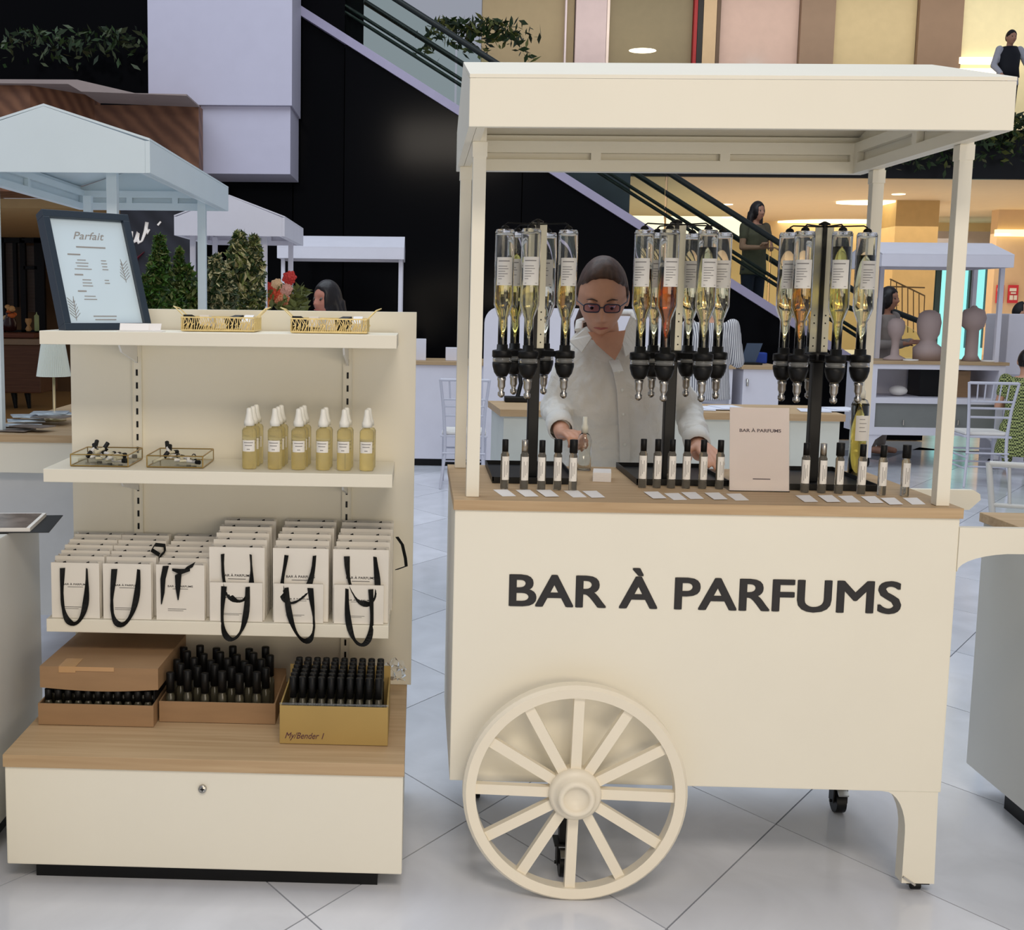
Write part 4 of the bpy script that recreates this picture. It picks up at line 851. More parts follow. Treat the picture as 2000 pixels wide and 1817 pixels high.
# ---- lamp and papers on the left cart counter
c = W(107, 840, Y=5.05); zt1 = 1.031
t = thing('table_lamp', 'table lamp with white pleated shade and brass stem on the left cart', 'lamp', (c.x, 5.05, zt1))
part(M().lathe([(0, 0), (.05, 0), (.05, .008), (.012, .016), (.006, .03), (.006, W(107, 735, Y=5.05).z-zt1+.02), (0, W(107, 735, Y=5.05).z-zt1+.02)], 16), 'stem', mat('pale_brass', (206, 190, 150), .4, .5), t, world=False)
zb_, zt_ = W(107, 735, Y=5.05).z-zt1, W(107, 672, Y=5.05).z-zt1; n = 96; vs = []
for i in range(n):
    a = 2*PI*i/n; k = 1+.025*(1 if i % 2 else -1); vs += [(.071*k*math.cos(a), .071*k*math.sin(a), zb_), (.050*k*math.cos(a), .050*k*math.sin(a), zt_)]
part(M().add(vs, [[2*i, 2*((i+1) % n), 2*((i+1) % n)+1, 2*i+1] for i in range(n)]), 'pleated_shade', mat('pleated_fabric', (222, 232, 226), .8, var=.02), t, world=False)
rp = random.Random(4); SL = mat('glossy_leaflet', (196, 212, 224), .2, var=.3, scale=18)
for k in range(9):
    px, py = 25+k*13, 842-(k % 3)*7-(12 if k > 3 else 0); p = W(px, py, Z=zt1)
    if p.x > -1.28: p.x = -1.28-.02*k
    single(M().obox((p.x, min(p.y, 4.95)-.0, zt1+.004+.005*k), (.15, .10, .004), Euler((rp.uniform(-.02, .02), rp.uniform(-.02, .02), rp.uniform(-.7, .7)))), 'leaflet', SL if k % 3 else mat('grey_leaflet', (120, 112, 106), .3, var=.3, scale=20), ('pale glossy' if k % 3 else 'dark grey')+' leaflet scattered on the left cart counter before the lamp', 'leaflet', ('pale' if k % 3 else 'dark')+' leaflets on the left cart')
# ------------------------------------------------------------------ bottle dispensers on the cart
ZC = 1.0472
CLR = mat('clear_bottle_glass', (252, 252, 248), .02, trans=1, ior=1.42)
def liq(name, c): return mat('liquid_'+name, c, .03, trans=1, ior=1.33)
LQ = {'pale': liq('pale', (250, 242, 200)), 'amber': liq('amber', (236, 186, 96)), 'orange': liq('orange', (226, 128, 40)), 'green': liq('green', (226, 214, 120)), 'gold': liq('gold', (246, 226, 150)), 'clear': liq('clear', (248, 246, 232))}
MESH = {}
def pm_(key, fn, mats):
    if key not in MESH: MESH[key] = fn().mesh(key.split('|')[0], mats)
    return MESH[key]
def padd(name, me, parent, label=None, rot=None):
    o = bpy.data.objects.new(name, me); COL.objects.link(o); o.parent = parent
    if rot is not None: o.rotation_euler = (0, 0, rot)
    return props(o, label)
RB = .0275; NB = .0135
def outer(): return [(NB, 1.44), (NB, 1.515), (NB+.004, 1.524), (RB-.004, 1.541), (RB, 1.553), (RB, 1.755), (RB-.003, 1.762), (0, 1.7625)]
def f_glass():
    o_ = outer(); t_ = .0022
    inn = [(0, 1.752), (RB-t_-.002, 1.752), (RB-t_, 1.749), (RB-t_, 1.554), (RB-.004-t_, 1.543), (NB+.004-t_, 1.527), (NB-t_, 1.517), (NB-t_, 1.44)]
    return M().lathe(o_+inn+[o_[0]], 28)
def f_liq(level):
    def f():
        r, n_ = RB-.0027, NB-.0027
        return M().lathe([(0, 1.4405), (n_, 1.4405), (n_, 1.517), (n_+.004, 1.5275), (r-.004, 1.5435), (r, 1.555), (r, level), (0, level)], 28)
    return f
def f_label():
    m = M(); r = RB+.0003; lab(m, r, -2.5, -.75, 1.606, 1.684, 0, 14); m.m = 1
    for k, (a, w_) in enumerate(((-2.3, .9), (-2.3, 0), (-2.3, .7), (-2.3, .8), (-2.3, .55), (-2.3, .75), (-2.3, .5), (-2.3, .3))):
        if w_: lab(m, r+.0003, a, a+w_*1.3, 1.672-k*.007, 1.674-k*.007-(0 if k else -.001), 0, 6)
    lab(m, r+.0003, -2.3, -2.1, 1.611, 1.6125, 0, 3); lab(m, r+.0003, -1.2, -.95, 1.611, 1.6125, 0, 3); return m
def dbottle(x, y, liquid, level, rot, label):
    t = thing('dispenser_bottle', label, 'bottle', (x, y, 0), 0, 'upturned bottles in the dispensers')
    padd('glass', pm_('dispenser_glass', f_glass, CLR), t)
    padd('liquid', pm_('liquid|%s%.3f' % (liquid, level), f_liq(level), LQ[liquid]), t, liquid+' liquid')
    padd('label_sticker', pm_('bottle_label', f_label, [PAPER, INKG]), t, None, rot)
    return t
def optic(t, x, y, px_, py_):
    """measure under a bottle: collar, clear band, black bowl, steel nozzle; arm back to the pole"""
    o = part(M().lathe([(0, 1.4395), (.0155, 1.4395), (.016, 1.425), (.0275, 1.423), (.0285, 1.420), (.0285, 1.404), (0, 1.404)], 24, (x, y, 0)), 'measure_collar', BLACK, t)
    part(M().lathe([(0, 1.4035), (.0265, 1.4035), (.0265, 1.389), (0, 1.389)], 24, (x, y, 0)), 'measure_chamber', mat('smoky_clear', (150, 150, 146), .08, trans=.6, ior=1.3), o)
    part(M().lathe([(0, 1.3885), (.0275, 1.3885), (.027, 1.378), (.022, 1.360), (.014, 1.348), (0, 1.347)], 24, (x, y, 0)), 'measure_bowl', BLACK, o)
    m = M().lathe([(0, 1.3465), (.012, 1.3465), (.0125, 1.338), (.011, 1.336), (.011, 1.320), (.008, 1.314), (.006, 1.306), (.010, 1.303), (.010, 1.294), (.004, 1.288), (0, 1.288)], 16, (x, y, 0))
    part(m, 'nozzle', STEEL, o)
    v = Vector((px_-x, py_-y, 0)); L_ = v.length; u_ = v.normalized()
    part(M().obox((x+v.x/2, y+v.y/2, 1.414), (max(.01, L_-.04), .018, .016), Euler((0, 0, math.atan2(v.y, v.x)))), 'arm', BLACK, t)
    c = part(M().lathe([(0, 1.764), (.012, 1.764), (.010, 1.770), (.005, 1.774), (0, 1.775)], 14, (x, y, 0)).tube([(x, y, 1.7755), (x+u_.x*.01, y+u_.y*.01, 1.781), (x+v.x*.95, y+v.y*.95, 1.781)], .0022, 6), 'top_clamp', BLACK, t)
WHO = {'1': 'left', '2': 'middle', '3': 'right'}
ST = [('left', (.335, 3.439), (.215, .455, 3.335, 3.70), [(984, 3.385, 'gold', 1.672, 'front left'), (1008, 3.50, 'green', 1.70, 'back left'), (1035, 3.335, 'pale', 1.655, 'front centre'), (1067, 3.525, 'clear', 1.66, 'back centre'), (1107, 3.385, 'gold', 1.665, 'right')]),
      ('middle', (.722, 3.41), (.625, .885, 3.345, 3.70), [(1255, 3.35, 'gold', 1.655, 'front left'), (1280, 3.47, 'pale', 1.66, 'back left'), (1304, 3.315, 'orange', 1.66, 'front centre'), (1348, 3.51, 'pale', 1.67, 'back centre'), (1379, 3.325, 'pale', 1.715, 'front right'), (1407, 3.44, 'pale', 1.66, 'back right')]),
      ('right', (1.141, 3.431), (1.035, 1.29, 3.30, 3.68), [(1537, 3.40, 'pale', 1.66, 'front left'), (1567, 3.335, 'amber', 1.66, 'front centre'), (1590, 3.51, 'amber', 1.66, 'back centre'), (1640, 3.32, 'green', 1.72, 'front right'), (1688, 3.37, 'pale', 1.70, 'far right')])]
PLATE = mat('zinc_plate', (170, 168, 154), .4, .6, var=.05)
for nm, (px_, py_), (tx0, tx1, ty0, ty1), bl in ST:
    t = thing('bottle_dispenser', 'black post dispenser with upturned bottles, %s of the three on the cart' % {'left': 'nearest the wheel end', 'middle': 'middle', 'right': 'nearest the handle end'}[nm], 'dispenser', (px_, py_, ZC), 0, 'bottle dispensers on the cart')
    part(M().box(tx0, tx1, ty0, ty1, ZC, ZC+.006).box(tx0, tx1, ty0, ty0+.004, ZC+.006, ZC+.018).box(tx0, tx1, ty1-.004, ty1, ZC+.006, ZC+.018).box(tx0, tx0+.004, ty0, ty1, ZC+.006, ZC+.018).box(tx1-.004, tx1, ty0, ty1, ZC+.006, ZC+.018), 'drip_tray', BLACK, t)
    part(M().box(px_-.016, px_+.016, py_-.014, py_+.014, ZC+.0062, 1.40, .003), 'pole', BLACK, t)
    part(M().lathe([(.024, 1.400), (.03, 1.402), (.03, 1.426), (.024, 1.428), (0, 1.428)], 20, (px_, py_, 0)), 'hub', BLACK, t)
    part(M().box(px_-.005, px_+.005, py_-.012, py_+.012, 1.4285, 1.786), 'centre_bar', BLACK, t)
    for s_ in (-1, 1):
        m = M(); xa, xb = sorted((px_+s_*.0055, px_+s_*.026)); m.box(xa, xb, py_-.004, py_-.002, 1.4285, 1.784)
        pl = part(m, 'side_plate', PLATE, t)
        for z in (1.445, 1.468, 1.51, 1.532): part(M().lathe([(0, 0), (.0022, 0), (.0022, -.0006), (0, -.0006)], 8, ((xa+xb)/2, py_-.0041, z), 'y'), 'hole', MATTE, pl)
    part(M().lathe([(0, 1.786), (.016, 1.786), (.016, 1.79), (.004, 1.796), (0, 1.797)], 14, (px_, py_, 0)), 'top_cap', BLACK, t)
    for px, y, lq, lv, pos in bl:
        x = W(px, 560, Y=y).x; optic(t, x, y, px_, py_)
        dbottle(x, y, lq, lv, rng.uniform(-.35, .35), 'upturned %s bottle, %s place of the %s dispenser' % ({'gold': 'golden', 'pale': 'pale yellow', 'clear': 'nearly clear', 'orange': 'deep orange', 'amber': 'amber', 'green': 'greenish yellow'}[lq], pos, {'left': 'wheel end', 'middle': 'middle', 'right': 'handle end'}[nm]))
# ---- roll-on testers along the front edge
def f_vg(): return M().lathe([(0, .0004), (.0108, .0004), (.0115, .002), (.0115, .096), (.009, .100), (.009, .1035), (0, .1035)], 18)
def f_vl():
    m = M(); lab(m, .0118, -2.6, -.55, .026, .091, 0, 12); m.m = 1
    for k in range(3): lab(m, .0121, -2.0+k*.35, -1.93+k*.35+.04, .034+.006*k, .078-.01*(k % 2), 0, 1)
    return m
def f_cap(r, h): return lambda: M().lathe([(0, .104), (r, .104), (r, .104+h-.001), (r*.93, .104+h), (0, .104+h)], 18)
VG = mat('tester_glass', (196, 190, 176), .04, trans=.85, ior=1.3)
VI = [(985, 955, 'n'), (1023, 956, 's'), (1057, 957, 'n'), (1088, 957, 'w'), (1118, 958, 'w'), (1254, 958, 'n'), (1282, 959, 'n'), (1310, 960, 'n'), (1339, 961, 'n'), (1371, 961, 'n'), (1404, 962, 'n'),
      (1571, 962, 'n'), (1604, 963, 's'), (1637, 964, 'w'), (1681, 965, 'n'), (1721, 967, 'n'), (1766, 969, 'w')]
pos = ['first', 'second', 'third', 'fourth', 'fifth', 'sixth']
for k, (px, py, kind) in enumerate(VI):
    grp = 0 if k < 5 else (1 if k < 11 else 2); i_ = k-(0, 5, 11)[grp]
    p = W(px, py, Z=ZC); yy = min(3.285, max(3.2, p.y)); x = W(px, py, Y=yy).x
    if grp == 1: yy = 3.30; x = W(px, py, Y=yy).x
    t = thing('tester_bottle', '%s roll-on tester from the left before the %s dispenser, %s cap' % (pos[i_], ('wheel end', 'middle', 'handle end')[grp], {'n': 'slim black', 's': 'silver', 'w': 'wide black'}[kind]), 'bottle', (x, yy, ZC+.0003), 0, 'roll-on testers along the cart edge')
    padd('bottle', pm_('tester_glass', f_vg, VG), t); padd('label_sticker', pm_('tester_label', f_vl, [PAPER, INKG]), t, rot=rng.uniform(-.3, .3))
    padd('cap', pm_('tester_cap|'+kind, f_cap(.0112 if kind == 'w' else .0085, .036 if kind == 'w' else .033), STEEL if kind == 's' else BLACK), t, 'silver cap' if kind == 's' else None)
cards = [(963, 957), (1007, 957.5), (1047, 957.5), (1101, 959), (1137, 959.5), (1257, 961), (1297, 964), (1330, 962), (1376, 963), (1418, 965), (1553, 968), (1597, 968), (1636, 969), (1681, 970), (1719, 973), (1763, 973)]
for k, (px, py) in enumerate(cards):
    z = ZC+.0004+(.0006*(k % 3)); P = [W(px, py, Z=z), W(px+18.5, py+13, Z=z), W(px+45, py+12.5, Z=z), W(px+28, py-.5, Z=z)]
    P = [(min(1.33, p.x) if False else p.x, max(3.052, p.y)) for p in P]
    single(M().prism(P, 'xy', z, z+.0005), 'name_card', CARD, 'small white name card before the %s' % (('%s wheel end tester' % pos[k]) if k < 5 else (('middle dispenser, %s card from the left' % pos[k-5]) if k < 10 else '%s handle end tester' % pos[k-10])), 'card', 'name cards along the cart edge')
# ---- counter sign
a, b = W(1425, 958, Y=3.262), W(1541, 961, Y=3.262); hh = .232
t = thing('counter_sign', 'pinkish white counter sign in a clear stand between testers', 'sign', ((a.x+b.x)/2, 3.262, ZC+.0005))
MT = Matrix.Rotation(math.radians(-9), 4, 'X'); w2 = (b.x-a.x)/2
part(M().box(-w2, w2, 0, .0012, .002, hh).xf(MT), 'sheet', mat('blush_sheet', (228, 214, 204), .5, var=.01), t, world=False)
m = M(); m.text('BAR À PARFUMS', Matrix.Translation((.002, -.0004, hh-.068)) @ R90, .012, .0002, off=.02, width=w2*1.4, height=.0115); m.box(-.018, .03, -.0005, -.0002, .033, .0355)
part(m.xf(MT), 'printing', mat('sign_ink', (92, 78, 78), .6, var=0), t, world=False, label='small spaced capitals', kind='stuff')
m = M(); m.box(-w2-.001, w2+.001, -.003, -.0015, 0, hh+.001).xf(MT); m.box(-w2-.001, w2+.001, -.003, .07, 0, .002)
part(m, 'clear_stand', mat('acrylic', (252, 252, 252), .03, trans=1, ior=1.15), t, world=False)
t = thing('card_stack', 'neat stack of white cards on the worktop beside the clear spray bottle', 'cards', (W(1176, 930, Z=ZC+.01).x, 3.45, ZC+.0003), -.15)
m = M()
for k in range(12): m.box(-.026+.0006*(k % 3), .026, -.055, .035, k*.0022, k*.0022+.0018)
part(m, 'cards', CARD, t, world=False)
def pump(name, label, x, y, r, h, hc, liqm, lvl, labl, z=ZC+.0003):
    t = thing(name, label, 'bottle', (x, y, z)); hb = h-hc; tt = .0016
    part(M().lathe([(0, 0), (r, 0), (r, hb-.02), (r*.75, hb-.006), (r*.42, hb), (r*.42, hb), (r*.42-tt, hb), (r*.75-tt, hb-.008), (r-tt, hb-.022), (r-tt, .004), (0, .004)], 26), 'glass', CLR, t, world=False)
    if liqm: part(M().lathe([(0, .0045), (r-tt-.0005, .0045), (r-tt-.0005, lvl), (0, lvl)], 26), 'liquid', liqm, t, world=False)
    part(M().lathe([(0, hb+.0003), (r*.5, hb+.0003), (r*.5, hb+.02), (r*.34, hb+hc*.55), (r*.3, h), (0, h)], 18), 'spray_cap', mat('frosted_cap', (222, 220, 206), .4), t, world=False)
    if labl: m = M(); lab(m, r+.0004, -2.3, -.6, labl[0], labl[1], 0, 12); m.m = 1; [lab(m, r+.0008, -1.9, -1.3+.2*(i % 2), labl[1]-.012-.012*i, labl[1]-.010-.012*i, 0, 4) for i in range(4)]; part(m, 'label_sticker', [PAPER, INKG], t, world=False)
    return t
p = W(1674, 943, Z=ZC); pump('spray_bottle', 'tall clear bottle of pale yellow perfume standing behind the handle end testers', W(1674, 900, Y=3.56).x, 3.56, .026, .29, .05, LQ['green'], .225, (.115, .19))
clx, cly = W(1141, 880, Y=3.64).x, 3.64
pump('spray_bottle', 'empty clear spray bottle held by the woman behind the cart', clx, cly, .022, .165, .05, None, 0, None)
# ------------------------------------------------------------------ people
def sph(m, c, r): m.ell(c, (r, r, r) if not isinstance(r, (tuple, list)) else r, 12, 8)
def limb(m, pts, rs):
    for i in range(len(pts)):
        sph(m, pts[i], rs[i])
        if i: m.tube([pts[i-1], pts[i]], [rs[i-1], rs[i]], 12)
def loft(m, secs, n=20):
    """secs: (centre, rx, ry, yaw)"""
    vs = []
    for c, rx_, ry_, yw in secs:
        for j in range(n): a = 2*PI*j/n; x, y = rx_*math.cos(a), ry_*math.sin(a); vs.append((c[0]+x*math.cos(yw)-y*math.sin(yw), c[1]+x*math.sin(yw)+y*math.cos(yw), c[2]))
    k = len(secs); m.add(vs, [[i*n+j, i*n+(j+1) % n, (i+1)*n+(j+1) % n, (i+1)*n+j] for i in range(k-1) for j in range(n)] + [list(range(n))[::-1], [(k-1)*n+j for j in range(n)]], True)
def fuse(m, voxel, sm=4, wr_=0):
    me = m.mesh('tmp', SKIN); o = bpy.data.objects.new('tmp', me); COL.objects.link(o)
    r = o.modifiers.new('r', 'REMESH'); r.mode = 'VOXEL'; r.voxel_size = voxel; r.use_smooth_shade = True
    s = o.modifiers.new('s', 'SMOOTH'); s.factor = .5; s.iterations = sm
    if wr_:
        tx = bpy.data.textures.new('wrinkle', 'CLOUDS'); tx.noise_scale = .07; tx.noise_depth = 3
        d = o.modifiers.new('d', 'DISPLACE'); d.texture = tx; d.strength = wr_; d.mid_level = .5; d.texture_coords = 'GLOBAL'
    out = bpy.data.meshes.new_from_object(o.evaluated_get(bpy.context.evaluated_depsgraph_get()))
    bpy.data.objects.remove(o); out.materials.clear(); return out
def partm(me, name, mt, parent, label=None):
    me.name = name; me.transform(Matrix.Translation(-origin(parent))); me.materials.append(mt)
    for p_ in me.polygons: p_.use_smooth = True
    o = bpy.data.objects.new(name, me); COL.objects.link(o); o.parent = parent; return props(o, label)
G = lambda x, s: math.exp(-(x/s)**2)
def headp(d, k=1.0, face=True):
    x, y, z = d.x*.073, d.y*.095, d.z*.118
    if d.z < 0:
        t = -d.z; x *= 1-.34*t**1.6; y = y*(1-.02*t)-.006*t if y < 0 else y*(1-.42*t)
    fr_ = max(0, -d.y)
    if face and d.y < -.15:
        ax = abs(x)
        y -= .026*G(x, .010+.006*(z < -.02))*G(z+.026, .017)*fr_ + .012*G(x, .008)*G(z+.004, .020)
        y += .011*G(ax-.030, .015)*G(z-.010, .012)
        y -= .005*G(z-.032, .010)*G(ax-.026, .03)
        y -= .007*G(x, .022)*G(z+.063, .010); y += .003*G(x, .02)*G(z+.051, .004) + .003*G(x, .02)*G(z+.074, .006)
        y -= .009*G(x, .02)*G(z+.098, .014); y -= .005*G(ax-.042, .018)*G(z+.028, .02)
    return Vector((x, y, z))*k
def add_head(m, mtx, k, hi=True):
    nu, nv = (72, 56) if hi else (36, 28)
    m.ell((0, 0, 0), None, nu, nv, lambda d: headp(d, k), mtx)
    for s_ in (-1, 1): m.ell(mtx @ Vector((s_*.073*k, .008*k, -.005*k)), None, 10, 8, lambda d: Vector((d.x*.008*k+s_*.003*k, d.y*.016*k, d.z*.03*k)), mtx.to_3x3().to_4x4())
def hair_mesh(m, mtx, k, style, hi=True):
    def fn(d):
        p = headp(d, k, False); f = 1.10
        lim = .52 if style != 'back' else 2
        face_ = d.y < -.10 and d.z < (lim+.22 if style == 'pony' else lim)-.45*d.x*d.x and not (style == 'long' and abs(d.x) > .62)
        low = d.z < -.42 and style not in ('long',)
        side = d.y < .25 and d.z < -.05 and abs(d.x) > .5 and style != 'long'
        if face_ or low or side: f = .86
        return Vector((p.x*f, p.y*f, p.z*(f+.0)))
    m.ell((0, 0, 0), None, 64 if hi else 32, 48 if hi else 24, fn, mtx)
    if style == 'long':
        for s_, n_ in ((-1, 1), (1, 1)):
            P = [mtx @ Vector((s_*.062*k, .0, .03*k)), mtx @ Vector((s_*.078*k, .02*k, -.07*k)), mtx @ Vector((s_*.085*k, .03*k, -.19*k)), mtx @ Vector((s_*.07*k, .03*k, -.27*k))]
            m.tube(P, [.02*k, .032*k, .034*k, .012*k], 10)
        m.tube([mtx @ Vector((0, .07*k, .0)), mtx @ Vector((0, .08*k, -.12*k)), mtx @ Vector((0, .075*k, -.27*k))], [.06*k, .07*k, .04*k], 12)
    if style == 'pony':
        m.tube([mtx @ Vector((-.0, .085*k, -.01*k)), mtx @ Vector((-.03, .12*k, -.06*k)), mtx @ Vector((-.065, .10*k, -.14*k)), mtx @ Vector((-.075, .06*k, -.20*k))], [.018*k, .03*k, .026*k, .006*k], 10)
    if style == 'bun': m.ell(mtx @ Vector((0, .11*k, -.02*k)), (.04*k, .04*k, .04*k), 12, 8)
def face_parts(t, mtx, k, hi=True):
    for s_ in (-1, 1):
        e = part(M().ell(mtx @ Vector((s_*.030*k, -.079*k, .010*k)), ((.0115 if hi else .0085)*k,)*3, 14, 10), 'eye', EYEW if hi else mat('far_eye', (120, 104, 96), .3, var=0), t)
        part(M().ell(mtx @ Vector((s_*.030*k, -.0885*k, .002*k)), (.0052*k, .0052*k, .0052*k), 10, 8), 'iris', IRIS, e)
        if hi:
            part(M().ell((0, 0, 0), None, 14, 8, lambda d: Vector((s_*.030*k+d.x*.0135*k, -.0805*k+d.y*.0125*k, .0150*k+d.z*.0100*k)), mtx), 'eyelid', SKIN, t)
            part(M().tube([mtx @ Vector((s_*.014*k, -.093*k, .026*k)), mtx @ Vector((s_*.030*k, -.093*k, .033*k)), mtx @ Vector((s_*.046*k, -.083*k, .027*k))], [.0022, .003, .0012], 6), 'eyebrow', HAIRB, t)
    part(M().tube([mtx @ Vector((-.021*k, -.091*k, -.062*k)), mtx @ Vector((-.008*k, -.1015*k, -.059*k)), mtx @ Vector((0, -.102*k, -.0605*k)), mtx @ Vector((.008*k, -.1015*k, -.059*k)), mtx @ Vector((.021*k, -.091*k, -.062*k))], [.0015, .0035, .0035, .0035, .0015], 8), 'mouth', LIP, t)
def hand(m, wr_, d, up, side, curl=.5, k=1.0):
    """wrist, direction to the knuckles, back-of-hand normal, thumb side (+1/-1)"""
    d = Vector(d).normalized(); up = Vector(up); up = (up-d*up.dot(d)).normalized(); s = d.cross(up)*side; wr_ = Vector(wr_)
    for i in range(4):
        o_ = s*(.028-.0185*i)*k; kn = wr_+d*(.088-.004*abs(i-1.2))*k+o_; limb(m, [wr_+d*.012*k+o_*.55, kn], [.014*k, .0105*k])
        L_ = (.042, .047, .043, .034)[i]*k; dd = d; p0 = kn; pts = [kn]
        for j in range(3):
            a = curl*(.55+.45*j); dd = (d*math.cos(a*(j+1)*.62)-up*math.sin(a*(j+1)*.62)).normalized(); p0 = p0+dd*L_*(1, .62, .5)[j]; pts.append(p0)
        limb(m, pts, [.0098*k, .0088*k, .0078*k, .0066*k])
    b_ = wr_+d*.025*k+s*.024*k; limb(m, [b_, b_+(d*.5+s*.75-up*.3).normalized()*.038*k, b_+(d*.5+s*.75-up*.3).normalized()*.038*k+(d*.9+s*.1-up*.4).normalized()*.034*k], [.014*k, .0105*k, .008*k])
# ---- main woman behind the cart
HM = Matrix.Translation(W(1176, 580, Y=3.90)) @ Matrix.Rotation(math.radians(-3), 4, 'Y') @ Matrix.Rotation(math.radians(24), 4, 'X') @ Matrix.Rotation(math.radians(-9), 4, 'Z')
HK = 1.06
hc = W(1176, 580, Y=3.90)
WO = thing('person', 'woman with glasses and ponytail in a white linen shirt bending over the cart', 'person', (.66, 4.12, 0))
nb = Vector((hc.x+.025, 3.985, 1.425)); sL = Vector((W(1120, 690, Y=4.02).x, 4.02, 1.375)); sR = Vector((W(1292, 690, Y=4.02).x, 4.02, 1.365))
eL = Vector((W(1084, 790, Y=4.03).x, 4.03, sz(1084, 795, 4.03))); wL = Vector((W(1098, 842, Y=3.80).x, 3.80, sz(1098, 846, 3.80)))
eR = Vector((W(1345, 800, Y=4.12).x, 4.12, sz(1345, 800, 4.12))); wR = Vector((W(1366, 895, Y=3.80).x, 3.80, max(1.085, sz(1366, 893, 3.80))))
m = M(); add_head(m, HM, HK); limb(m, [nb-Vector((0, -.01, .03)), nb+Vector((-.006, -.02, .05)), hc+Vector((0, .03, -.06))], [.056, .05, .05])
loft(m, [((.68, 4.14, .80), .15, .11, 0), ((.68, 4.13, .92), .17, .12, 0), ((.67, 4.10, 1.06), .135, .10, 0), ((.655, 4.05, 1.22), .15, .11, 0), ((.64, 4.02, 1.34), .155, .095, 0), ((.635, 4.0, 1.405), .10, .07, 0)])
limb(m, [sL, eL, wL], [.048, .038, .026]); limb(m, [sR, eR, wR], [.048, .038, .026])
dL = Vector((clx-.006, cly+.005, 1.155))-wL
hand(m, wL+dL.normalized()*.01, dL, (0, -.25, 1), -1, .95, .92); hand(m, wR+Vector((0, 0, .03)), (.12, -.95, -.22), (0, 0, 1), 1, .18, .95)
for s_ in (-1, 1): limb(m, [Vector((.68+s_*.085, 4.14, .84)), Vector((.68+s_*.09, 4.13, .48)), Vector((.68+s_*.09, 4.17, .09))], [.082, .055, .038]); limb(m, [Vector((.68+s_*.09, 4.19, .05)), Vector((.68+s_*.1, 4.02, .035))], [.04, .032])
BODY = partm(fuse(m, .0045, 3), 'body', SKIN, WO)
face_parts(WO, HM, HK)
m = M(); hair_mesh(m, HM, HK, 'pony'); partm(fuse(m, .0055, 3, .006), 'hair', HAIRB, WO, 'brown hair tied in a ponytail')
# glasses
FRM = mat('dark_glasses_frame', (28, 34, 58), .3); g_ = thing
m = M()
def lensr(cx_, n=20): return [HM @ Vector(((cx_+.0235*math.copysign(abs(math.cos(2*PI*i/n))**.55, math.cos(2*PI*i/n)))*HK, (-.1015+.35*abs(cx_+.0235*math.cos(2*PI*i/n))**1.0*.28)*HK, (.006+.0135*math.copysign(abs(math.sin(2*PI*i/n))**.6, math.sin(2*PI*i/n)))*HK)) for i in range(n)]
for s_ in (-1, 1):
    m.tube(lensr(s_*.030), .0021, 6, closed=True)
    m.tube([HM @ Vector((s_*.054*HK, -.096*HK, .012*HK)), HM @ Vector((s_*.074*HK, -.06*HK, .012*HK)), HM @ Vector((s_*.079*HK, .005*HK, .01*HK))], .002, 6)
m.tube([HM @ Vector((-.008*HK, -.103*HK, .01*HK)), HM @ Vector((.008*HK, -.103*HK, .01*HK))], .002, 6)
gl = part(m, 'glasses', FRM, WO, 'dark blue rimmed glasses')
for s_ in (-1, 1): P = lensr(s_*.030); m = M(); m.add(P+[p+HM.to_3x3() @ Vector((0, .001, 0)) for p in P], [list(range(20)), [39-i for i in range(20)]]); part(m, 'lens', mat('tinted_lens', (226, 208, 230), .05, trans=1, ior=1.05), gl)
# shirt
m = M()
loft(m, [((.68, 4.12, .86), .205, .145, 0), ((.68, 4.10, .98), .20, .15, 0), ((.675, 4.07, 1.08), .185, .145, 0), ((.66, 4.04, 1.20), .185, .145, 0), ((.645, 4.02, 1.30), .185, .128, 0), ((.64, 4.01, 1.37), .16, .10, 0), ((.635, 4.0, 1.405), .125, .085, 0), ((.632, 4.0, 1.44), .088, .070, 0), ((.630, 4.0, 1.462), .068, .060, 0)])
limb(m, [sL+Vector((.01, 0, 0)), eL, eL+(wL-eL)*.72], [.064, .050, .040]); limb(m, [sR-Vector((.01, 0, 0)), eR, eR+(wR-eR)*.70], [.064, .050, .042])
SHIRT = partm(fuse(m, .0065, 3, .026), 'shirt', LINEN, WO, 'white linen shirt')
for (e_, w_) in ((eL, wL), (eR, wR)):
    d = (w_-e_).normalized(); c_ = e_+(w_-e_)*.76; part(M().tube([c_-d*.05, c_-d*.045, c_+d*.025, c_+d*.03], [.036, .044, .043, .036], 16, cap=False), 'rolled_cuff', LINEN, SHIRT)
cf = lambda x, z: 4.02-.128*math.sqrt(max(0, 1-((x-.645)/.19)**2))+.0
m = M(); P = [(.640, 3.915, 1.375), (.650, 3.880, 1.34), (.664, 3.884, 1.28), (.672, 3.890, 1.20), (.684, 3.912, 1.10), (.694, 3.940, 1.00), (.70, 3.955, .90)]
m.ribbon([Vector(p)-Vector((0, .014, 0)) for p in P], [Vector((.032, 0, .004))]*7, .003); pk = part(m, 'placket', LINEN, SHIRT)
for i in range(1, 6): p = Vector(P[i])-Vector((0, .018, 0)); part(M().lathe([(0, 0), (.0055, 0), (.0055, -.002), (0, -.002)], 12, tuple(p), 'y'), 'button', CAPW, SHIRT)
def flap(P, th=.006):
    n = len(P); Q = [Vector(p) for p in P]; nn_ = (Q[1]-Q[0]).cross(Q[2]-Q[0]).normalized()*th
    return M().add(Q+[p+nn_ for p in Q], [list(range(n)), [2*n-1-i for i in range(n)]]+[[(i+1) % n, i, n+i, n+(i+1) % n] for i in range(n)])
xn = nb.x-.02; pz_ = lambda px, py, y: tuple(W(px, py, Y=y))
part(flap([pz_(1128, 648, 3.96), pz_(1112, 668, 3.935), pz_(1136, 690, 3.895), pz_(1158, 658, 3.90), pz_(1146, 640, 3.92)]), 'collar', LINEN, SHIRT)
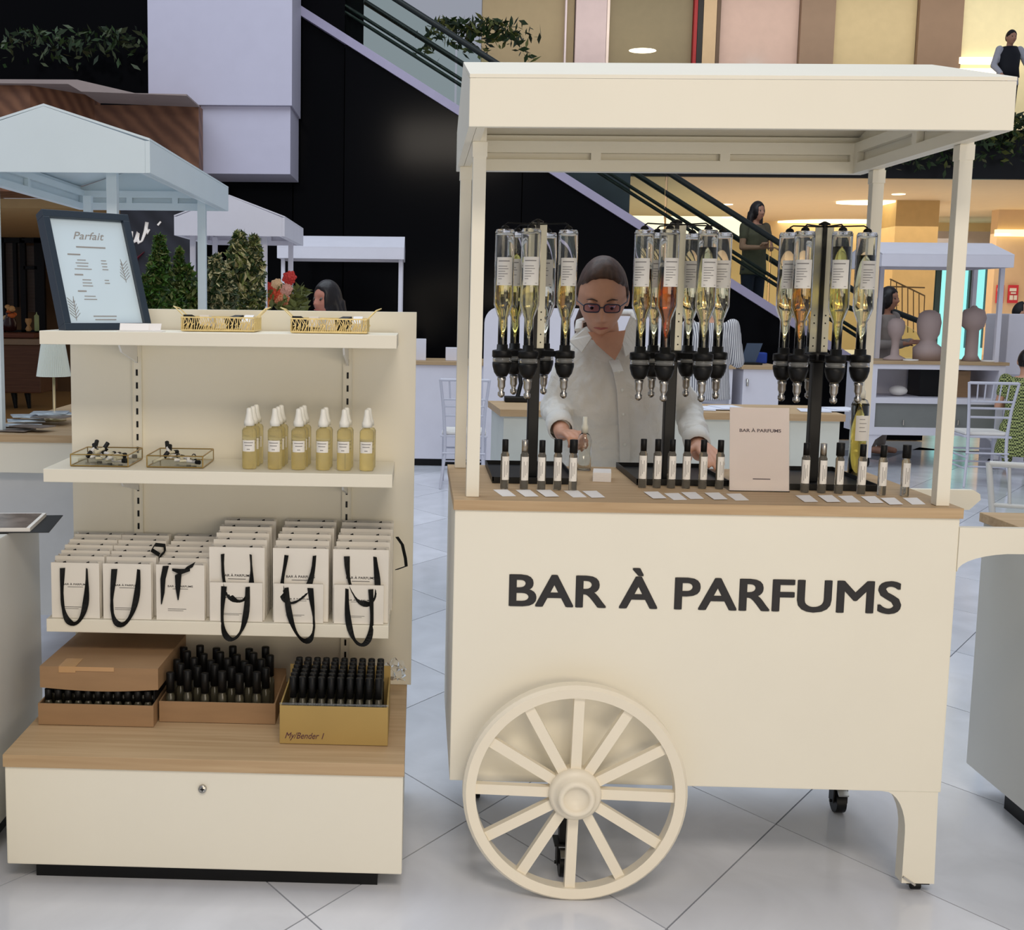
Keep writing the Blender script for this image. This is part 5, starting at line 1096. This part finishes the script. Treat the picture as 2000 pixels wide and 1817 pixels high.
part(flap([pz_(1246, 652, 3.955), pz_(1252, 676, 3.93), pz_(1222, 696, 3.885), pz_(1214, 662, 3.895), pz_(1232, 618, 3.93), pz_(1240, 622, 3.945)]), 'collar', LINEN, SHIRT)
part(M().tube([pz_(1130, 645, 3.945), pz_(1132, 628, 4.0), pz_(1180, 612, 4.07), pz_(1236, 612, 4.0), pz_(1242, 628, 3.945)], .014, 8, sq=.5), 'collar_band', LINEN, SHIRT)
m = M(); V5 = [pz_(1148, 648, 3.90), pz_(1184, 650, 3.890), pz_(1222, 645, 3.90), pz_(1214, 680, 3.876), pz_(1201, 704, 3.872), pz_(1184, 690, 3.874), pz_(1164, 672, 3.88)]
m.add(V5, [(0, 6, 1), (6, 5, 1), (5, 4, 3, 1), (3, 2, 1)]); part(m, 'open_neckline', SKIN, BODY)
m = M()
for s_ in (-1, 1): limb(m, [Vector((.68+s_*.085, 4.14, .86)), Vector((.68+s_*.09, 4.13, .48)), Vector((.68+s_*.09, 4.17, .10))], [.10, .068, .058])
loft(m, [((.68, 4.14, .80), .17, .125, 0), ((.68, 4.13, .93), .17, .125, 0)]); partm(fuse(m, .012, 3), 'trousers', mat('dark_trousers', (34, 36, 44), .8), WO)
# ---- other people
def vest(t, x, y, z, yaw, k, mt):
    V = lambda a, b, c: Matrix.Translation((x, y, z)) @ Matrix.Rotation(yaw, 4, 'Z') @ Matrix.Scale(k, 4) @ Vector((a, b, c))
    m = M(); loft(m, [(V(0, 0, .93), .185*k, .14*k, yaw), (V(0, 0, 1.08), .165*k, .135*k, yaw), (V(0, 0, 1.28), .18*k, .14*k, yaw), (V(0, 0, 1.415), .12*k, .09*k, yaw)]); part(m, 'vest', mt, t)
def figure(name, label, x, y, z, H, yaw, top, bottom, hair, style, arms='down', seated=False, group=None, vox=.011, dress=False, skin=SKIN):
    k = H/1.68; t = thing(name, label, 'person', (x, y, z), 0, group)
    L_ = Matrix.Translation((x, y, z)) @ Matrix.Rotation(yaw, 4, 'Z') @ Matrix.Scale(k, 4)
    V = lambda a, b, c: L_ @ Vector((a, b, c)); dz = -.42 if seated else 0
    hm = Matrix.Translation(V(0, -.02, 1.555+dz)) @ Matrix.Rotation(yaw, 4, 'Z')
    S3 = lambda s: (s*.17, 0, 1.375+dz)
    m = M(); add_head(m, hm, k, False); limb(m, [V(0, .01, 1.38+dz), V(0, 0, 1.48+dz)], [.052*k, .048*k])
    loft(m, [(V(0, 0, .85+dz), .15*k, .10*k, yaw), (V(0, 0, 1.05+dz), .12*k, .09*k, yaw), (V(0, 0, 1.28+dz), .15*k, .10*k, yaw), (V(0, 0, 1.41+dz), .09*k, .06*k, yaw)])
    A_ = {'down': [((.22, .02, 1.10), (.23, -.05, .86)), ((-.22, .02, 1.10), (-.23, -.05, .86))], 'cross': [((.23, -.04, 1.12), (-.02, -.22, 1.16)), ((-.23, -.04, 1.12), (-.05, -.22, 1.12))],
          'hold': [((.22, -.02, 1.10), (.07, -.26, 1.14)), ((-.22, -.02, 1.10), (-.08, -.26, 1.12))], 'rail': [((.30, -.02, 1.14), (.36, -.24, 1.06)), ((-.24, .02, 1.12), (-.2, -.16, .95))]}[arms]
    J = []
    for s_, (e_, w_) in ((1, A_[0]), (-1, A_[1])):
        a_, b_, c_ = V(*S3(s_)), V(e_[0], e_[1], e_[2]+dz), V(w_[0], w_[1], w_[2]+dz); J.append((a_, b_, c_)); limb(m, [a_, b_, c_], [.045*k, .036*k, .024*k])
        hand(m, c_, c_-b_, (V(0, 0, 1)-V(0, 0, 0)) if abs((c_-b_).normalized().z) < .8 else (V(s_, 0, 0)-V(0, 0, 0)), s_, .4, k)
    if seated: LG = [[V(s*.09, 0, .46), V(s*.1, -.42, .47), V(s*.1, -.40, .09)] for s in (-1, 1)]
    else: LG = [[V(s*.085, 0, .86), V(s*.09, -.01, .48), V(s*.09, .02, .09)] for s in (-1, 1)]
    for g in LG: limb(m, g, [.078*k, .052*k, .036*k]); limb(m, [g[2]+Vector((0, 0, -.04*k)), g[2]+(V(0, -.15, -.05)-V(0, 0, 0))], [.038*k, .03*k])
    partm(fuse(m, vox*.75, 2), 'body', skin, t); face_parts(t, hm, k, False)
    m = M(); hair_mesh(m, hm, k, style, False); partm(fuse(m, vox*.8, 3), 'hair', hair, t)
    m = M(); loft(m, [(V(0, 0, (.80 if not dress else .62)+dz), (.18 if not dress else .24)*k, (.13 if not dress else .18)*k, yaw), (V(0, 0, 1.05+dz), .155*k, .12*k, yaw), (V(0, 0, 1.28+dz), .175*k, .125*k, yaw), (V(0, 0, 1.40+dz), .115*k, .08*k, yaw)])
    for a_, b_, c_ in J: limb(m, [a_, a_+(b_-a_)*(.5 if arms == 'cross' or dress else 1)] + ([b_+(c_-b_)*.85] if not (arms == 'cross' or dress) else []), [.058*k, .05*k, .038*k][:2 if (arms == 'cross' or dress) else 3])
    partm(fuse(m, vox, 3, .01), 'dress' if dress else 'top', top, t)
    if not dress or seated:
        m = M()
        for g in LG: limb(m, [g[0], g[1], g[2]+(g[1]-g[2])*.05], [(.09 if not dress else .11)*k, .062*k, .05*k][:3])
        loft(m, [(V(0, 0, .78+dz), .15*k, .12*k, yaw), (V(0, 0, .93+dz), .15*k, .115*k, yaw)]); partm(fuse(m, vox, 2), 'trousers' if not dress else 'skirt', bottom, t)
    return t
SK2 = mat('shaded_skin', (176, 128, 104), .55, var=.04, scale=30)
DK = mat('dark_denim', (30, 36, 56), .8)
p = W(1470, 480, Y=14.8); hgt = sz(1472, 393, 14.8)
figure('person', 'woman with long dark hair and olive shirt riding the escalator, arms folded', p.x+.02, 14.8, hgt-1.70, 1.70, .5, mat('olive_shirt', (92, 84, 66), .8), DK, HAIRK, 'long', 'cross', skin=SK2)
STR = band_mat('striped_cotton', (214, 212, 210), (108, 108, 116), 22, 'X', .8, thr=.6)
p = W(1385, 700, Y=9.6)
figure('person', 'person in a grey and white striped shirt turned away behind the middle dispenser', p.x, 9.6, 0, 1.72, 2.6, STR, mat('pale_trousers', (176, 176, 184), .8), HAIRK, 'back', 'hold')
p = W(638, 585, Y=7.3)
figure('person', 'dark haired woman with head bowed behind the display stand', p.x+.02, 7.3, sz(640, 547, 7.3)-1.66, 1.66, -.75, mat('white_top', (214, 214, 226), .8), DK, HAIRK, 'long', 'hold', skin=mat('warm_skin', (186, 124, 104), .5, var=.04))
figure('person', 'security guard in black vest and white sleeves standing on the upper level', W(1968, 150, Y=20.6).x, 20.6, 4.462, 1.72, .1, mat('white_sleeves', (206, 206, 214), .7), mat('black_trousers', (16, 16, 18), .8), HAIRK, 'short', 'rail')
vest(bpy.data.objects['person.004'] if 'person.004' in bpy.data.objects else None, W(1968, 150, Y=20.6).x, 20.6, 4.462, .1, 1.72/1.68, mat('guard_vest', (24, 26, 34), .7))
COAT = mat('beige_coat', (150, 142, 136), .8)
figure('person', 'woman in a beige coat holding a tablet left of the clay heads', W(1728, 640, Y=12.9).x, 12.9, 0, 1.80, .7, COAT, COAT, HAIRK, 'long', 'hold', skin=SK2)
figure('person', 'figure all in black working behind the tall white cabinet', W(1990, 640, Y=13.4).x, 13.4, 0, 1.66, 1.2, MATTE, MATTE, MATTE, 'back', 'hold')
GRN = mat('green_check_dress', (118, 132, 70), .8, var=0)
nt = GRN.node_tree; ck = nt.nodes.new('ShaderNodeTexChecker'); ck.inputs['Scale'].default_value = 62; ck.inputs['Color1'].default_value = (*srgb(52, 60, 34), 1); ck.inputs['Color2'].default_value = (*srgb(168, 176, 110), 1)
nt.links.new([n for n in nt.nodes if n.type == 'MAPPING'][0].outputs[0], ck.inputs[0]); nt.links.new(ck.outputs[0], nt.nodes['Principled BSDF'].inputs['Base Color'])
figure('person', 'seated woman with a dark bun and green checked dress seen from behind', W(2006, 760, Y=11.3).x, 11.35, 0.0, 1.60, 2.7, GRN, GRN, HAIRK, 'bun', 'hold', seated=True, dress=True)
# ------------------------------------------------------------------ chairs
def chair(label, x, y, rz, col=None):
    mt = col or mat('chair_white', (206, 206, 216), .35, var=.01); t = thing('banquet_chair', label, 'chair', (x, y, 0), rz, 'white spindle back chairs')
    w2, d2 = .19, .19; N_ = dict(world=False)
    for s_ in (-1, 1):
        part(M().tube([(s_*(w2-.005), -d2-.03, .0), (s_*(w2-.01), -d2, .25), (s_*(w2-.01), -d2, .44)], [.011, .014, .014], 10), 'leg', mt, t, **N_)
        part(M().tube([(s_*(w2+.0), d2+.07, 0), (s_*(w2-.03), d2+.01, .28), (s_*(w2-.03), d2, .45), (s_*(w2-.015), d2+.02, .68), (s_*(w2+.015), d2+.07, .93)], [.011, .014, .015, .013, .012], 10), 'leg', mt, t, 'rear leg running up into the back post', **N_)
        for z in (.16, .26): part(M().tube([(s_*(w2-.01), -d2-.01, z), (s_*(w2-.02), d2+.03, z)], .008, 8), 'stretcher', mt, t, **N_)
    for z in (.18, .30):
        for yy in (-d2-.005, d2+.02): part(M().tube([(-w2+.01, yy, z), (w2-.01, yy, z)], .008, 8), 'stretcher', mt, t, **N_)
    part(M().box(-w2-.01, w2+.01, -d2-.02, d2+.01, .435, .455, .006), 'seat', mt, t, **N_)
    part(M().box(-w2+.005, w2-.005, -d2-.01, d2-.01, .4555, .485, .012), 'cushion', PAPER, t, **N_)
    for z, yy, e in ((.925, .068, .012), (.76, .035, -.005), (.70, .023, -.012), (.62, .012, -.02)): part(M().tube([(-w2-e, d2+yy, z), (w2+e, d2+yy, z)], .010 if z < .9 else .013, 8), 'rail', mt, t, **N_)
    for k in range(5): xx = -.12+.06*k; part(M().tube([(xx, d2+.035, .76), (xx*1.08, d2+.068, .925)], .007, 6), 'spindle', mt, t, **N_)
    return t
p = W(1934, 940, Y=10.5); chair('white spindle back chair in front of the seated woman', p.x, 10.75, PI-.12)
chair('white spindle back chair partly hidden by the front left post', W(907, 850, Y=10.1).x, 10.15, PI-.05)
chair('nearest white spindle back chair behind the corner cabinet at the right edge', 2.446, 4.60, -.4, mat('chair_grey', (196, 196, 192), .35, var=.01))
# ------------------------------------------------------------------ plants
def leaves(m, n, samp, size, seed, nm=1):
    r = np.random.default_rng(seed)
    for _ in range(n):
        c = Vector(samp(r)); s = size*r.uniform(.6, 1.3); a = Vector(r.normal(size=3)).normalized(); b = a.cross(Vector(r.normal(size=3))).normalized()
        m.m = int(r.integers(nm)); m.add([c-a*s, c+b*s*.4, c+a*s, c-b*s*.4+a.cross(b)*s*.15], [(0, 1, 2), (0, 2, 3)])
def shrub(label, cols, boxes, Y, size, n, seed, group=None, name='potted_shrub', base=(0, 0)):
    """boxes: (px, py_top, py_bottom, half width px)"""
    zb_ = 1.031; t = thing(name, label, 'plant', (W(boxes[0][0], 600, Y=Y).x, Y, zb_), 0, group)
    m = M()
    for i, (px, y0, y1, hwp) in enumerate(boxes):
        a, b = W(px, y1, Y=Y), W(px, y0, Y=Y); hw_ = hwp/F_PX*Y; ls = max(a.z, zb_+.12)
        def samp(r, a=a, b=b, hw_=hw_):
            v = r.uniform(0, 1); z = a.z+(b.z-a.z)*v; k = hw_*(1-.75*max(0, v-.55)/.45)*r.uniform(.1, 1)**.5; an = r.uniform(0, 2*PI); return (a.x+k*math.cos(an)+(b.x-a.x)*v, Y+k*.7*math.sin(an), z)
        leaves(m, n, samp, size, seed+i, len(cols))
    part(m, 'foliage', cols, t, kind='stuff')
    m = M()
    for i, (px, y0, y1, hwp) in enumerate(boxes): a, b = W(px, y1, Y=Y), W(px, y0, Y=Y); m.tube([(t.location.x, Y, zb_+.1), (a.x, Y, (a.z+b.z)/2), (b.x, Y, b.z-.05)], [.014, .01, .004], 6)
    part(m, 'stem', mat('stem_brown', (70, 58, 40), .8), t)
    part(M().lathe([(0, 0), (.09, 0), (.12, .14), (.11, .14), (.10, .12), (0, .12)], 16, (t.location.x, Y, zb_)), 'pot', mat('grey_pot', (90, 90, 92), .6), t); return t
L1, L2, L3 = mat('leaf_green', (72, 108, 34), .5, var=.25), mat('leaf_dark', (44, 66, 30), .5, var=.25), mat('leaf_olive', (112, 118, 60), .5, var=.25)
L4, L5 = mat('leaf_cream', (190, 180, 132), .5, var=.2), mat('leaf_grey_green', (78, 88, 62), .5, var=.25)
shrub('bright green column shaped shrub beside the framed menu', [L1, L1, L2, L3], [(312, 462, 600, 24), (288, 540, 612, 22), (322, 560, 612, 34)], 7.0, .028, 1500, 1, 'shrubs between the market carts')
shrub('bushy green shrub left of the blue-white cart post', [L1, L2, L3], [(364, 520, 612, 28), (350, 488, 600, 12)], 7.2, .028, 1200, 5, 'shrubs between the market carts')
shrub('cream and green variegated shrub right of the blue-white cart post', [L4, L5, L2], [(422, 500, 612, 22), (440, 540, 612, 20)], 7.3, .03, 1100, 9, 'shrubs between the market carts')
shrub('tall airy olive shrub under the shaded cart roof', [L4, L3, L5, L2], [(468, 455, 612, 34), (497, 462, 600, 20), (480, 540, 612, 36)], 7.6, .032, 1300, 13, 'shrubs between the market carts')
a, b = W(262, 620, Y=6.8), W(532, 620, Y=7.7)
t = thing('plant_table', 'white table under the potted shrubs behind the display stand', 'table', ((a.x+b.x)/2, 7.3, 0))
part(M().box(a.x, b.x, 6.75, 7.9, 1.0, 1.0305), 'table_top', LILAC, t)
for x in (a.x+.05, b.x-.05):
    for y in (6.8, 7.85): part(M().box(x-.025, x+.025, y-.025, y+.025, 0, .9999), 'leg', LILAC, t)
t = thing('flower_bouquet', 'vase with orange and red dahlias under the shaded cart roof', 'bouquet', (W(545, 600, Y=8.6).x, 8.6, 1.031))
part(M().lathe([(0, 0), (.05, 0), (.06, .14), (.05, .22), (.045, .22), (0, .2)], 14), 'vase', mat('clear_vase', (200, 206, 200), .1), t, world=False)
m = M(); leaves(m, 160, lambda r: tuple(W(r.uniform(520, 600), r.uniform(560, 606), Y=8.6+r.uniform(-.1, .1))), .05, 3); part(m, 'leaves', L3, t, kind='stuff')
for c_, px, py, s_ in (((214, 84, 52), 537, 572, .05), ((226, 132, 72), 515, 590, .05), ((206, 60, 52), 566, 543, .045), ((232, 150, 110), 552, 585, .05), ((196, 60, 44), 525, 565, .045), ((228, 170, 150), 560, 566, .04), ((236, 196, 150), 541, 556, .035)):
    c = W(px, py, Y=8.55); m = M()
    for i in range(26): a = i*2.4; q_ = math.sqrt(i/26)*s_; m.ell((c.x+q_*math.cos(a), 8.55-.03+q_*.4, c.z+q_*math.sin(a)), (.014, .008, .014), 6, 4)
    part(m, 'flower', mat('dahlia_%d_%d' % (c_[0], c_[1]), c_, .7, var=.1), t)
# hanging greenery on the upper levels
def vine(label, x0, x1, y0, y1, Y, n, seed, mts, size=.09):
    m = M(); r = np.random.default_rng(seed); a, b = W(x0, y1, Y=Y), W(x1, y0, Y=Y)
    for _ in range(int(n/14)):
        X_ = r.uniform(a.x, b.x); L_ = (b.z-a.z)*r.uniform(.3, 1)
        for i in range(14): c = Vector((X_+r.normal()*.08+.03*i*r.choice([-1, 1]), Y+r.normal()*.08, b.z-L_*i/14)); u1 = Vector(r.normal(size=3)).normalized(); u2 = u1.cross(Vector(r.normal(size=3))).normalized(); s = size*r.uniform(.5, 1.2); m.m = int(r.integers(len(mts))); m.add([c-u1*s, c+u2*s*.35, c+u1*s, c-u2*s*.35], [(0, 1, 2, 3)])
    single(m, 'hanging_ivy', mts, label, 'plant', kind='stuff')
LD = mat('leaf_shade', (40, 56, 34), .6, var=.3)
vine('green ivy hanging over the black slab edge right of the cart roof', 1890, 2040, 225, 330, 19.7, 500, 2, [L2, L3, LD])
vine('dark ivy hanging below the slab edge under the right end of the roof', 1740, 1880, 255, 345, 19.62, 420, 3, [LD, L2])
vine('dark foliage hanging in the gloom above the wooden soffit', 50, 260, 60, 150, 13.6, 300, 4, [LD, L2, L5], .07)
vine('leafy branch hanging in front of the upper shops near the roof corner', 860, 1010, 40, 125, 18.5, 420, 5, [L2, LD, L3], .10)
